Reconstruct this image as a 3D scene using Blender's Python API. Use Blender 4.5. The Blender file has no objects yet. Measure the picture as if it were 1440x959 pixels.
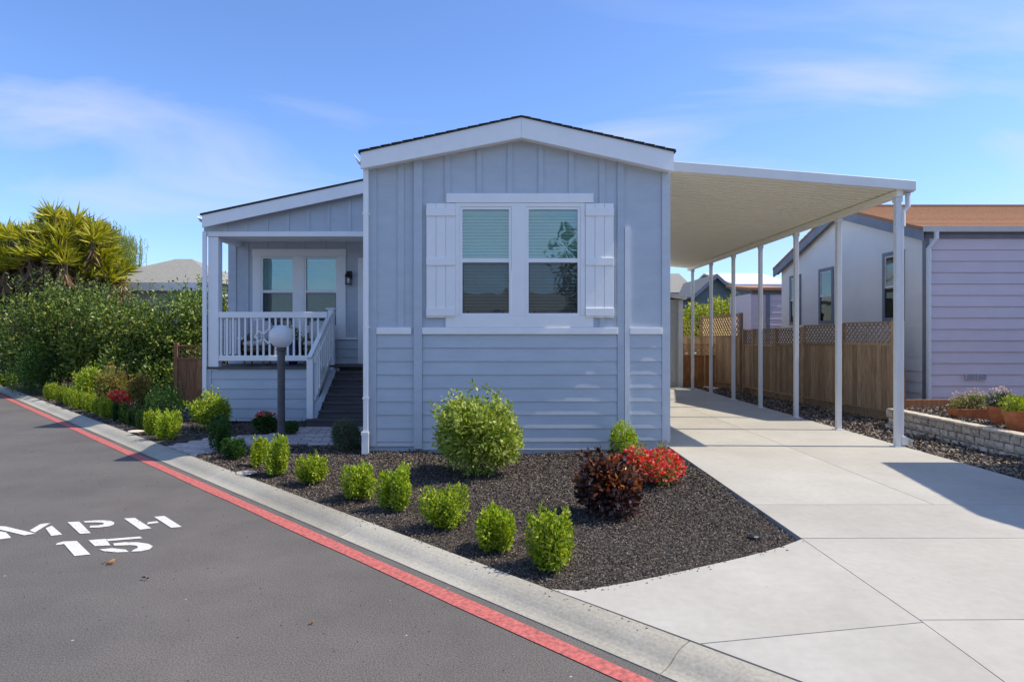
import bpy, bmesh, math, random
import numpy as np
from mathutils import Vector, Matrix

S = bpy.context.scene
COL = S.collection
R = math.radians
rng = np.random.default_rng(7)
random.seed(7)

# ------------------------------------------------------------------ camera, sky, sun, exposure
F, U0, V0, H = 900.0, 712.0, 471.0, 1.68      # focal length in photo pixels, vanishing point, eye height
cam_d = bpy.data.cameras.new('camera')
cam = bpy.data.objects.new('camera', cam_d); COL.objects.link(cam)
cam_d.sensor_width = 36.0; cam_d.sensor_fit = 'HORIZONTAL'
cam_d.lens = 36.0 * F / 1440.0
cam_d.shift_x = (720 - U0) / 1440.0
cam_d.shift_y = -(479.5 - V0) / 1440.0
cam_d.clip_end = 3000; cam_d.clip_start = 0.05
cam.location = (0, 0, H); cam.rotation_euler = (R(90), 0, 0)
S.camera = cam

to_sun = Vector((0.80, -0.03, 1.0)).normalized()
sun_el = math.asin(to_sun.z); sun_az = math.atan2(to_sun.x, to_sun.y)
W = bpy.data.worlds.new('World'); S.world = W; W.use_nodes = True
nt = W.node_tree; N = nt.nodes; L = nt.links
N.clear()
wo = N.new('ShaderNodeOutputWorld'); bg = N.new('ShaderNodeBackground')
sky = N.new('ShaderNodeTexSky'); sky.sky_type = 'NISHITA'; sky.sun_disc = False
sky.sun_elevation = sun_el; sky.sun_rotation = sun_az
sky.altitude = 20; sky.air_density = 1.0; sky.dust_density = 0.7; sky.ozone_density = 1.6
bg.inputs['Strength'].default_value = 0.15
# thin cirrus: noise on the direction projected onto a high flat layer
tc = N.new('ShaderNodeTexCoord'); sep = N.new('ShaderNodeSeparateXYZ'); L.new(tc.outputs['Generated'], sep.inputs[0])
zmax = N.new('ShaderNodeMath'); zmax.operation = 'MAXIMUM'; zmax.inputs[1].default_value = 0.0; L.new(sep.outputs['Z'], zmax.inputs[0])
zadd = N.new('ShaderNodeMath'); zadd.operation = 'ADD'; zadd.inputs[1].default_value = 0.16; L.new(zmax.outputs[0], zadd.inputs[0])
dx = N.new('ShaderNodeMath'); dx.operation = 'DIVIDE'; L.new(sep.outputs['X'], dx.inputs[0]); L.new(zadd.outputs[0], dx.inputs[1])
dy = N.new('ShaderNodeMath'); dy.operation = 'DIVIDE'; L.new(sep.outputs['Y'], dy.inputs[0]); L.new(zadd.outputs[0], dy.inputs[1])
cmb = N.new('ShaderNodeCombineXYZ'); L.new(dx.outputs[0], cmb.inputs[0]); L.new(dy.outputs[0], cmb.inputs[1])
mp = N.new('ShaderNodeMapping'); mp.inputs['Scale'].default_value = (0.5, 1.0, 1); mp.inputs['Rotation'].default_value = (0, 0, R(38)); mp.inputs['Location'].default_value = (5.9, 8.1, 0)
L.new(cmb.outputs[0], mp.inputs[0])
n1 = N.new('ShaderNodeTexNoise'); n1.inputs['Scale'].default_value = 1.0; n1.inputs['Detail'].default_value = 9; n1.inputs['Roughness'].default_value = 0.52; n1.inputs['Distortion'].default_value = 0.9
L.new(mp.outputs[0], n1.inputs[0])
cr = N.new('ShaderNodeValToRGB'); cr.color_ramp.elements[0].position = 0.47; cr.color_ramp.elements[0].color = (0, 0, 0, 1)
cr.color_ramp.elements[1].position = 0.66; cr.color_ramp.elements[1].color = (0.68, 0.68, 0.68, 1)
L.new(n1.outputs[0], cr.inputs[0])
gain = N.new('ShaderNodeMixRGB'); gain.blend_type = 'MULTIPLY'; gain.inputs[0].default_value = 1.0; gain.inputs[2].default_value = (0.585, 0.72, 0.98, 1)   # a clearer, bluer air
L.new(sky.outputs[0], gain.inputs[1])
mixc = N.new('ShaderNodeMixRGB'); mixc.inputs[2].default_value = (2.9, 3.2, 3.75, 1)
L.new(cr.outputs[0], mixc.inputs[0]); L.new(gain.outputs[0], mixc.inputs[1])
L.new(mixc.outputs[0], bg.inputs['Color']); L.new(bg.outputs[0], wo.inputs['Surface'])

sd = bpy.data.lights.new('sun', 'SUN'); sd.energy = 3.25; sd.angle = R(0.53); sd.color = (1.0, 0.90, 0.745)
so = bpy.data.objects.new('sun', sd); COL.objects.link(so); so.location = (20, -5, 30)
so.rotation_euler = (-to_sun).to_track_quat('-Z', 'Y').to_euler()

S.view_settings.view_transform = 'Standard'; S.view_settings.look = 'None'
S.view_settings.exposure = 0.72; S.view_settings.gamma = 1.0
try: S.view_settings.use_curve_mapping = False
except Exception: pass
try:
    S.cycles.use_denoising = True; S.cycles.max_bounces = 8; S.cycles.transparent_max_bounces = 12
except Exception: pass

# ------------------------------------------------------------------ measuring helpers
PAD = 0.11                                    # height of lawns, beds and slabs above the road
def gx(u, Z): return (u - U0) * Z / F
def gz(v, Z): return H - (v - V0) * Z / F
def gp(u, v, h=PAD):
    Z = (H - h) * F / (v - V0)
    return gx(u, Z), Z
def st(s, t, lip=3.94):                        # s: metres in from the kerb lip, t: metres along the road
    a = lip + math.sqrt(2) * s; b = math.sqrt(2) * t
    return ((a - b) / 2, (a + b) / 2)

# ------------------------------------------------------------------ material helpers
MATS = {}
def pmat(name, c1, c2=None, scale=6.0, rough=0.6, bump=0.0, bscale=None, rnd=0.0, island=False, detail=6, stretch=None,
         spec=0.4, trans=0.0, metal=0.0, contrast=(0.35, 0.65), third=None, dist=0.002):
    if name in MATS: return MATS[name]
    m = bpy.data.materials.new(name); m.use_nodes = True
    t = m.node_tree; n = t.nodes; l = t.links; b = n['Principled BSDF']
    b.inputs['Roughness'].default_value = rough; b.inputs['Metallic'].default_value = metal
    b.inputs['Specular IOR Level'].default_value = spec
    c2 = c2 or c1
    co = n.new('ShaderNodeTexCoord'); mpn = n.new('ShaderNodeMapping')
    l.new(co.outputs['Object'], mpn.inputs[0])
    if stretch: mpn.inputs['Scale'].default_value = stretch
    oi = n.new('ShaderNodeObjectInfo')
    vm = n.new('ShaderNodeVectorMath'); vm.operation = 'ADD'
    mul = n.new('ShaderNodeMath'); mul.operation = 'MULTIPLY'; mul.inputs[1].default_value = 37.0
    l.new(oi.outputs['Random'], mul.inputs[0]); l.new(mpn.outputs[0], vm.inputs[0]); l.new(mul.outputs[0], vm.inputs[1])
    vec = vm.outputs[0]
    nz = n.new('ShaderNodeTexNoise'); nz.inputs['Scale'].default_value = scale; nz.inputs['Detail'].default_value = detail; nz.inputs['Roughness'].default_value = 0.6
    l.new(vec, nz.inputs[0])
    rp = n.new('ShaderNodeValToRGB'); rp.color_ramp.elements[0].position = contrast[0]; rp.color_ramp.elements[1].position = contrast[1]
    rp.color_ramp.elements[0].color = (*c1, 1); rp.color_ramp.elements[1].color = (*c2, 1)
    if third: 
        e = rp.color_ramp.elements.new((contrast[0] + contrast[1]) / 2); e.color = (*third, 1)
    if island:
        ge = n.new('ShaderNodeNewGeometry'); l.new(ge.outputs['Random Per Island'], rp.inputs[0])
        rp.color_ramp.elements[0].position = 0.0; rp.color_ramp.elements[-1].position = 1.0
    else:
        l.new(nz.outputs[0], rp.inputs[0])
    colr = rp.outputs[0]
    if rnd > 0:
        hs = n.new('ShaderNodeHueSaturation'); mr = n.new('ShaderNodeMapRange')
        mr.inputs[3].default_value = 1 - rnd; mr.inputs[4].default_value = 1 + rnd
        l.new(oi.outputs['Random'], mr.inputs[0]); l.new(mr.outputs[0], hs.inputs['Value']); l.new(colr, hs.inputs['Color']); colr = hs.outputs[0]
    l.new(colr, b.inputs['Base Color'])
    if bump > 0:
        nb = n.new('ShaderNodeTexNoise'); nb.inputs['Scale'].default_value = bscale or scale * 6; nb.inputs['Detail'].default_value = 5
        l.new(vec, nb.inputs[0])
        bp = n.new('ShaderNodeBump'); bp.inputs['Strength'].default_value = bump; bp.inputs['Distance'].default_value = dist
        l.new(nb.outputs[0], bp.inputs['Height']); l.new(bp.outputs[0], b.inputs['Normal'])
    if trans > 0:
        tr = n.new('ShaderNodeBsdfTranslucent'); mx = n.new('ShaderNodeMixShader'); mx.inputs[0].default_value = trans
        hs2 = n.new('ShaderNodeHueSaturation'); hs2.inputs['Value'].default_value = 1.5; hs2.inputs['Saturation'].default_value = 1.1
        l.new(colr, hs2.inputs['Color']); l.new(hs2.outputs[0], tr.inputs[0])
        l.new(b.outputs[0], mx.inputs[1]); l.new(tr.outputs[0], mx.inputs[2]); l.new(mx.outputs[0], n['Material Output'].inputs[0])
    MATS[name] = m
    return m

def glass(name, tint, gloss, dark=0.0):
    if name in MATS: return MATS[name]
    m = bpy.data.materials.new(name); m.use_nodes = True; t = m.node_tree; n = t.nodes; l = t.links
    n.remove(n['Principled BSDF'])
    tr = n.new('ShaderNodeBsdfTransparent'); tr.inputs[0].default_value = (*tint, 1)
    gl = n.new('ShaderNodeBsdfGlossy'); gl.inputs['Roughness'].default_value = 0.015; gl.inputs[0].default_value = (0.82, 0.95, 0.95, 1)
    fr = n.new('ShaderNodeFresnel'); fr.inputs[0].default_value = 1.5
    ad = n.new('ShaderNodeMath'); ad.operation = 'ADD'; ad.inputs[1].default_value = gloss; ad.use_clamp = True; l.new(fr.outputs[0], ad.inputs[0])
    co = n.new('ShaderNodeTexCoord'); nz = n.new('ShaderNodeTexNoise'); nz.inputs['Scale'].default_value = 2.2; nz.inputs['Detail'].default_value = 1
    l.new(co.outputs['Object'], nz.inputs[0]); bp = n.new('ShaderNodeBump'); bp.inputs['Strength'].default_value = 0.25; bp.inputs['Distance'].default_value = 0.02
    l.new(nz.outputs[0], bp.inputs['Height']); l.new(bp.outputs[0], gl.inputs['Normal'])
    mx = n.new('ShaderNodeMixShader'); l.new(ad.outputs[0], mx.inputs[0]); l.new(tr.outputs[0], mx.inputs[1]); l.new(gl.outputs[0], mx.inputs[2])
    l.new(mx.outputs[0], n['Material Output'].inputs[0]); MATS[name] = m
    return m

M = {}
M['siding'] = pmat('siding_paint', (0.475, 0.53, 0.585), (0.52, 0.575, 0.63), 3.0, 0.55, 0.25, 90, stretch=(1, 1, 3), rnd=0.025)
M['trim'] = pmat('white_trim_paint', (0.87, 0.87, 0.86), (0.91, 0.91, 0.90), 4.0, 0.5, 0.15, 60)
M['shingle'] = pmat('dark_shingle', (0.025, 0.025, 0.027), (0.06, 0.06, 0.06), 30, 0.9, 0.8, 120)
M['deck'] = pmat('deck_board', (0.075, 0.068, 0.075), (0.105, 0.095, 0.10), 5, 0.6, 0.3, 60, rnd=0.08, stretch=(0.5, 8, 8))
M['dark_in'] = pmat('dark_interior', (0.02, 0.02, 0.022), None, 3, 0.9)  # near-black colour paints in the darkness of unlit rooms behind the panes
M['blind'] = pmat('blind_slat', (0.80, 0.81, 0.78), (0.85, 0.85, 0.82), 3, 0.6, trans=0.12)
M['pane'] = glass('upper_pane_glass', (0.80, 0.94, 0.93), 0.10)
M['pane_low'] = glass('screened_pane_glass', (0.66, 0.67, 0.68), 0.02)
M['black_metal'] = pmat('black_metal', (0.012, 0.012, 0.013), (0.02, 0.02, 0.02), 9, 0.45)
M['alu'] = pmat('cream_aluminium', (0.86, 0.81, 0.66), (0.89, 0.84, 0.70), 1.2, 0.45)
M['alu_w'] = pmat('white_aluminium', (0.70, 0.70, 0.69), (0.77, 0.77, 0.76), 2.0, 0.42, 0.1, 20)
M['pole'] = pmat('grey_pole_paint', (0.075, 0.072, 0.08), (0.10, 0.095, 0.10), 8, 0.5, 0.2, 60)
M['globe'] = pmat('opal_globe', (0.74, 0.74, 0.74), (0.80, 0.80, 0.80), 2, 0.25, trans=0.25, spec=0.5)
M['fence'] = pmat('weathered_brown_board', (0.33, 0.21, 0.12), (0.52, 0.36, 0.22), 7, 0.8, 0.5, 60, rnd=0.28, stretch=(5, 5, 0.5))
M['cedar'] = pmat('cedar_board', (0.26, 0.10, 0.03), (0.48, 0.21, 0.065), 6, 0.7, 0.4, 60, rnd=0.22, stretch=(5, 5, 0.5))
M['lav'] = pmat('lavender_paint', (0.70, 0.585, 0.60), (0.74, 0.62, 0.635), 2.5, 0.6, 0.25, 80, rnd=0.03)
M['panelw'] = pmat('pale_wall_panel', (0.83, 0.80, 0.75), (0.87, 0.84, 0.79), 2.0, 0.65, 0.25, 80)
M['slate_trim'] = pmat('slate_trim', (0.20, 0.215, 0.255), (0.24, 0.255, 0.30), 4, 0.6)
M['terracotta'] = pmat('terracotta', (0.44, 0.13, 0.045), (0.56, 0.20, 0.08), 9, 0.8, 0.4, 60)
M['block'] = pmat('split_face_block', (0.50, 0.43, 0.345), (0.68, 0.60, 0.49), 18, 0.95, 1.0, 55, rnd=0.14, dist=0.008)
M['paver'] = pmat('paver', (0.36, 0.31, 0.29), (0.52, 0.45, 0.41), 14, 0.9, 0.6, 80, rnd=0.16)
M['bark'] = pmat('bark', (0.07, 0.045, 0.03), (0.16, 0.11, 0.075), 8, 0.9, 0.9, 25, stretch=(3, 3, 0.6))
M['wicker'] = pmat('wicker', (0.14, 0.085, 0.05), (0.26, 0.17, 0.11), 60, 0.7, 1.0, 90)
M['cushion'] = pmat('cushion', (0.55, 0.55, 0.53), (0.62, 0.62, 0.6), 10, 0.9, 0.3, 40)
M['blue'] = pmat('blue_glaze', (0.02, 0.04, 0.16), (0.03, 0.06, 0.22), 6, 0.25)

def leafmat(name, cols, trans=0.35, rough=0.45, spec=0.35):
    if name in MATS: return MATS[name]
    m = pmat(name, cols[0], cols[-1], 3, rough, island=True, rnd=0.14 if trans > 0 else 0, trans=trans, spec=spec, third=cols[1] if len(cols) == 3 else None)
    return m
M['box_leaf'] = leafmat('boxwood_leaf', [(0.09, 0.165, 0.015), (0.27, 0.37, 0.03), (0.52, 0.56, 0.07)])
M['box_dark'] = leafmat('dark_boxwood_leaf', [(0.018, 0.055, 0.012), (0.04, 0.10, 0.018), (0.07, 0.15, 0.025)])  # boxwood leaf again, darkened in colour to paint in cast shade
M['big_leaf'] = leafmat('glossy_bush_leaf', [(0.10, 0.165, 0.02), (0.30, 0.38, 0.05), (0.60, 0.62, 0.20)], rough=0.38)
M['lime_leaf'] = leafmat('lime_leaf', [(0.14, 0.22, 0.02), (0.30, 0.39, 0.035), (0.50, 0.54, 0.09)])
M['laurel'] = leafmat('laurel_leaf', [(0.03, 0.07, 0.014), (0.11, 0.18, 0.03), (0.36, 0.39, 0.08)], rough=0.4, trans=0.22)
M['darkhedge'] = leafmat('dark_hedge_leaf', [(0.02, 0.06, 0.014), (0.045, 0.11, 0.02), (0.08, 0.16, 0.03)])
M['grey_leaf'] = leafmat('grey_green_leaf', [(0.07, 0.10, 0.055), (0.12, 0.155, 0.085), (0.18, 0.21, 0.12)])
M['burg_leaf'] = leafmat('burgundy_leaf', [(0.016, 0.010, 0.010), (0.05, 0.022, 0.02), (0.13, 0.055, 0.045)], trans=0.12, rough=0.28, spec=0.6)
M['copper_leaf'] = leafmat('copper_leaf', [(0.16, 0.035, 0.02), (0.30, 0.09, 0.03), (0.36, 0.19, 0.05)], trans=0.3)
M['photinia'] = leafmat('photinia_leaf', [(0.09, 0.15, 0.025), (0.24, 0.29, 0.07), (0.36, 0.20, 0.07)])
M['red_petal'] = leafmat('red_petal', [(0.66, 0.03, 0.03), (0.82, 0.10, 0.08), (0.90, 0.32, 0.25)], trans=0.3, rough=0.6)
M['pink_petal'] = leafmat('pink_petal', [(0.45, 0.28, 0.30), (0.60, 0.45, 0.42), (0.7, 0.6, 0.5)], trans=0.3, rough=0.6)
M['olive_leaf'] = leafmat('olive_leaf', [(0.12, 0.15, 0.03), (0.22, 0.25, 0.06), (0.30, 0.28, 0.10)])
M['yucca'] = leafmat('yucca_blade', [(0.12, 0.16, 0.015), (0.38, 0.38, 0.03), (0.66, 0.58, 0.08)], trans=0.3)
M['yucca_dead'] = leafmat('dry_yucca_blade', [(0.16, 0.10, 0.05), (0.24, 0.16, 0.08), (0.32, 0.24, 0.13)], trans=0.1)
M['willow'] = leafmat('willow_leaf', [(0.15, 0.20, 0.05), (0.25, 0.30, 0.08), (0.33, 0.37, 0.12)])
M['yel_leaf'] = leafmat('yellow_green_leaf', [(0.13, 0.18, 0.012), (0.30, 0.34, 0.02), (0.46, 0.46, 0.04)])
M['tree_leaf'] = leafmat('street_tree_leaf', [(0.03, 0.07, 0.012), (0.06, 0.12, 0.02), (0.10, 0.17, 0.03)])

# ---- ground materials
def ground_mats():
    # asphalt
    m = bpy.data.materials.new('asphalt'); m.use_nodes = True; t = m.node_tree; n = t.nodes; l = t.links; b = n['Principled BSDF']
    co = n.new('ShaderNodeTexCoord')
    a = n.new('ShaderNodeTexNoise'); a.inputs['Scale'].default_value = 110; a.inputs['Detail'].default_value = 3; l.new(co.outputs['Object'], a.inputs[0])
    c = n.new('ShaderNodeTexNoise'); c.inputs['Scale'].default_value = 0.8; c.inputs['Detail'].default_value = 8; c.inputs['Roughness'].default_value = 0.65; l.new(co.outputs['Object'], c.inputs[0])
    r1 = n.new('ShaderNodeValToRGB'); r1.color_ramp.elements[0].position = 0.35; r1.color_ramp.elements[1].position = 0.72
    r1.color_ramp.elements[0].color = (0.078, 0.071, 0.064, 1); r1.color_ramp.elements[1].color = (0.195, 0.18, 0.165, 1); l.new(a.outputs[0], r1.inputs[0])
    r2 = n.new('ShaderNodeValToRGB'); r2.color_ramp.elements[0].position = 0.3; r2.color_ramp.elements[1].position = 0.7
    r2.color_ramp.elements[0].color = (0.74, 0.735, 0.73, 1); r2.color_ramp.elements[1].color = (1.13, 1.12, 1.10, 1); l.new(c.outputs[0], r2.inputs[0])
    mm = n.new('ShaderNodeMixRGB'); mm.blend_type = 'MULTIPLY'; mm.inputs[0].default_value = 1; l.new(r1.outputs[0], mm.inputs[1]); l.new(r2.outputs[0], mm.inputs[2])
    vo = n.new('ShaderNodeTexVoronoi'); vo.inputs['Scale'].default_value = 3.5; vo.inputs['Randomness'].default_value = 1; l.new(co.outputs['Object'], vo.inputs[0])
    lt = n.new('ShaderNodeMath'); lt.operation = 'LESS_THAN'; lt.inputs[1].default_value = 0.028; l.new(vo.outputs['Distance'], lt.inputs[0])
    sp = n.new('ShaderNodeMixRGB'); sp.inputs[2].default_value = (0.40, 0.38, 0.35, 1); l.new(lt.outputs[0], sp.inputs[0]); l.new(mm.outputs[0], sp.inputs[1])
    l.new(sp.outputs[0], b.inputs['Base Color']); b.inputs['Roughness'].default_value = 0.85
    bp = n.new('ShaderNodeBump'); bp.inputs['Strength'].default_value = 0.7; bp.inputs['Distance'].default_value = 0.004; l.new(a.outputs[0], bp.inputs['Height']); l.new(bp.outputs[0], b.inputs['Normal'])
    M['asphalt'] = m
    # concrete (driveway) and older kerb concrete
    def conc(name, ca, cb, st_, speck, rnd):
        m = bpy.data.materials.new(name); m.use_nodes = True; t = m.node_tree; n = t.nodes; l = t.links; b = n['Principled BSDF']
        co = n.new('ShaderNodeTexCoord'); oi = n.new('ShaderNodeObjectInfo')
        vm = n.new('ShaderNodeVectorMath'); vm.operation = 'ADD'; ml = n.new('ShaderNodeMath'); ml.operation = 'MULTIPLY'; ml.inputs[1].default_value = 21
        l.new(oi.outputs['Random'], ml.inputs[0]); l.new(co.outputs['Object'], vm.inputs[0]); l.new(ml.outputs[0], vm.inputs[1])
        big = n.new('ShaderNodeTexNoise'); big.inputs['Scale'].default_value = 0.75; big.inputs['Detail'].default_value = 10; big.inputs['Roughness'].default_value = 0.62; l.new(vm.outputs[0], big.inputs[0])
        r1 = n.new('ShaderNodeValToRGB'); r1.color_ramp.elements[0].position = 0.32; r1.color_ramp.elements[1].position = 0.66
        r1.color_ramp.elements[0].color = (*ca, 1); r1.color_ramp.elements[1].color = (*cb, 1); l.new(big.outputs[0], r1.inputs[0])
        fi = n.new('ShaderNodeTexNoise'); fi.inputs['Scale'].default_value = speck; fi.inputs['Detail'].default_value = 4; l.new(vm.outputs[0], fi.inputs[0])
        r2 = n.new('ShaderNodeValToRGB'); r2.color_ramp.elements[0].position = 0.3; r2.color_ramp.elements[1].position = 0.7
        r2.color_ramp.elements[0].color = (1 - st_, 1 - st_, 1 - st_, 1); r2.color_ramp.elements[1].color = (1 + st_ * .4, 1 + st_ * .4, 1 + st_ * .4, 1); l.new(fi.outputs[0], r2.inputs[0])
        mm = n.new('ShaderNodeMixRGB'); mm.blend_type = 'MULTIPLY'; mm.inputs[0].default_value = 1; l.new(r1.outputs[0], mm.inputs[1]); l.new(r2.outputs[0], mm.inputs[2])
        # dark fine spots
        vo = n.new('ShaderNodeTexVoronoi'); vo.inputs['Scale'].default_value = 5.0; l.new(vm.outputs[0], vo.inputs[0])
        lt = n.new('ShaderNodeMath'); lt.operation = 'LESS_THAN'; lt.inputs[1].default_value = 0.03; l.new(vo.outputs['Distance'], lt.inputs[0])
        sp = n.new('ShaderNodeMixRGB'); sp.inputs[2].default_value = (0.16, 0.14, 0.12, 1)
        lm = n.new('ShaderNodeMath'); lm.operation = 'MULTIPLY'; lm.inputs[1].default_value = 0.55; l.new(lt.outputs[0], lm.inputs[0]); l.new(lm.outputs[0], sp.inputs[0]); l.new(mm.outputs[0], sp.inputs[1])
        hs = n.new('ShaderNodeHueSaturation'); mr = n.new('ShaderNodeMapRange'); mr.inputs[3].default_value = 1 - rnd; mr.inputs[4].default_value = 1 + rnd
        l.new(oi.outputs['Random'], mr.inputs[0]); l.new(mr.outputs[0], hs.inputs['Value']); l.new(sp.outputs[0], hs.inputs['Color'])
        l.new(hs.outputs[0], b.inputs['Base Color']); b.inputs['Roughness'].default_value = 0.88
        br = n.new('ShaderNodeMapping'); br.inputs['Scale'].default_value = (2, 90, 20) if rnd < .05 else (40, 40, 40); l.new(vm.outputs[0], br.inputs[0])
        bn = n.new('ShaderNodeTexNoise'); bn.inputs['Scale'].default_value = 3; bn.inputs['Detail'].default_value = 3; l.new(br.outputs[0], bn.inputs[0])
        bp = n.new('ShaderNodeBump'); bp.inputs['Strength'].default_value = 0.35; bp.inputs['Distance'].default_value = 0.002; l.new(bn.outputs[0], bp.inputs['Height']); l.new(bp.outputs[0], b.inputs['Normal'])
        return m
    M['concrete'] = conc('broom_finished_concrete', (0.39, 0.37, 0.322), (0.475, 0.457, 0.405), 0.06, 16, 0.03)
    M['kerb'] = conc('aged_kerb_concrete', (0.31, 0.29, 0.235), (0.44, 0.415, 0.345), 0.20, 50, 0.06)
    M['joint'] = pmat('joint_filler', (0.05, 0.045, 0.04), (0.09, 0.08, 0.07), 20, 0.95)
    M['mulch'] = pmat('mulch_soil', (0.03, 0.025, 0.021), (0.10, 0.083, 0.07), 45, 0.95, 1.0, 60, dist=0.012)
    M['soil'] = pmat('dry_soil', (0.10, 0.085, 0.07), (0.20, 0.175, 0.15), 3, 0.95, 0.8, 30, dist=0.01)
    M['chip'] = leafmat('bark_chip', [(0.035, 0.028, 0.023), (0.10, 0.08, 0.065), (0.27, 0.225, 0.185)], trans=0.0, rough=0.85)
    M['white_paint'] = pmat('road_paint_white', (0.28, 0.27, 0.25), (0.64, 0.63, 0.59), 55, 0.8, 0.7, 200, contrast=(0.33, 0.44), detail=9)
    M['red_paint'] = pmat('road_paint_red', (0.20, 0.09, 0.08), (0.58, 0.20, 0.18), 34, 0.8, 0.7, 200, third=(0.49, 0.12, 0.105), contrast=(0.30, 0.72), detail=10)
    M['brown_shingle'] = pmat('brown_shingle', (0.30, 0.145, 0.07), (0.48, 0.255, 0.135), 26, 0.95, 0.9, 90, stretch=(1, 2.5, 2.5))
    M['grey_roof'] = pmat('grey_shingle', (0.22, 0.215, 0.19), (0.31, 0.30, 0.265), 14, 0.95, 0.8, 60)
    M['white_roof'] = pmat('white_roof', (0.66, 0.66, 0.64), (0.74, 0.74, 0.72), 3, 0.6)
    M['green_wall'] = pmat('grey_green_wall', (0.13, 0.17, 0.165), (0.17, 0.21, 0.20), 3, 0.7)
    M['shed'] = pmat('shed_paint', (0.52, 0.53, 0.48), (0.58, 0.58, 0.53), 3, 0.6)
    M['car_paint'] = pmat('dark_blue_car_paint', (0.012, 0.017, 0.035), (0.018, 0.024, 0.045), 3, 0.2, spec=0.6)
    M['tyre'] = pmat('tyre', (0.015, 0.015, 0.015), None, 5, 0.9)
    M['chrome'] = pmat('silver_trim', (0.5, 0.5, 0.52), None, 5, 0.3, metal=0.8)
ground_mats()

# ------------------------------------------------------------------ object helpers
WL = {}                                        # world location of every parent
def link(o, parent=None):
    COL.objects.link(o)
    if parent is not None: o.parent = parent
    return o
def tag(o, label=None, cat=None, group=None, kind=None):
    if label: o['label'] = label
    if cat: o['category'] = cat
    if group: o['group'] = group
    if kind: o['kind'] = kind
    return o
def empty(name, loc, label=None, cat=None, group=None):
    o = bpy.data.objects.new(name, None); link(o); o.location = loc; o.empty_display_size = 0.2
    WL[o.name] = Vector(loc); tag(o, label, cat, group); return o
def place(o, world, parent):
    pw = WL[parent.name] if parent is not None else Vector((0, 0, 0))
    o.location = Vector(world) - pw; WL[o.name] = Vector(world)

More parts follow.
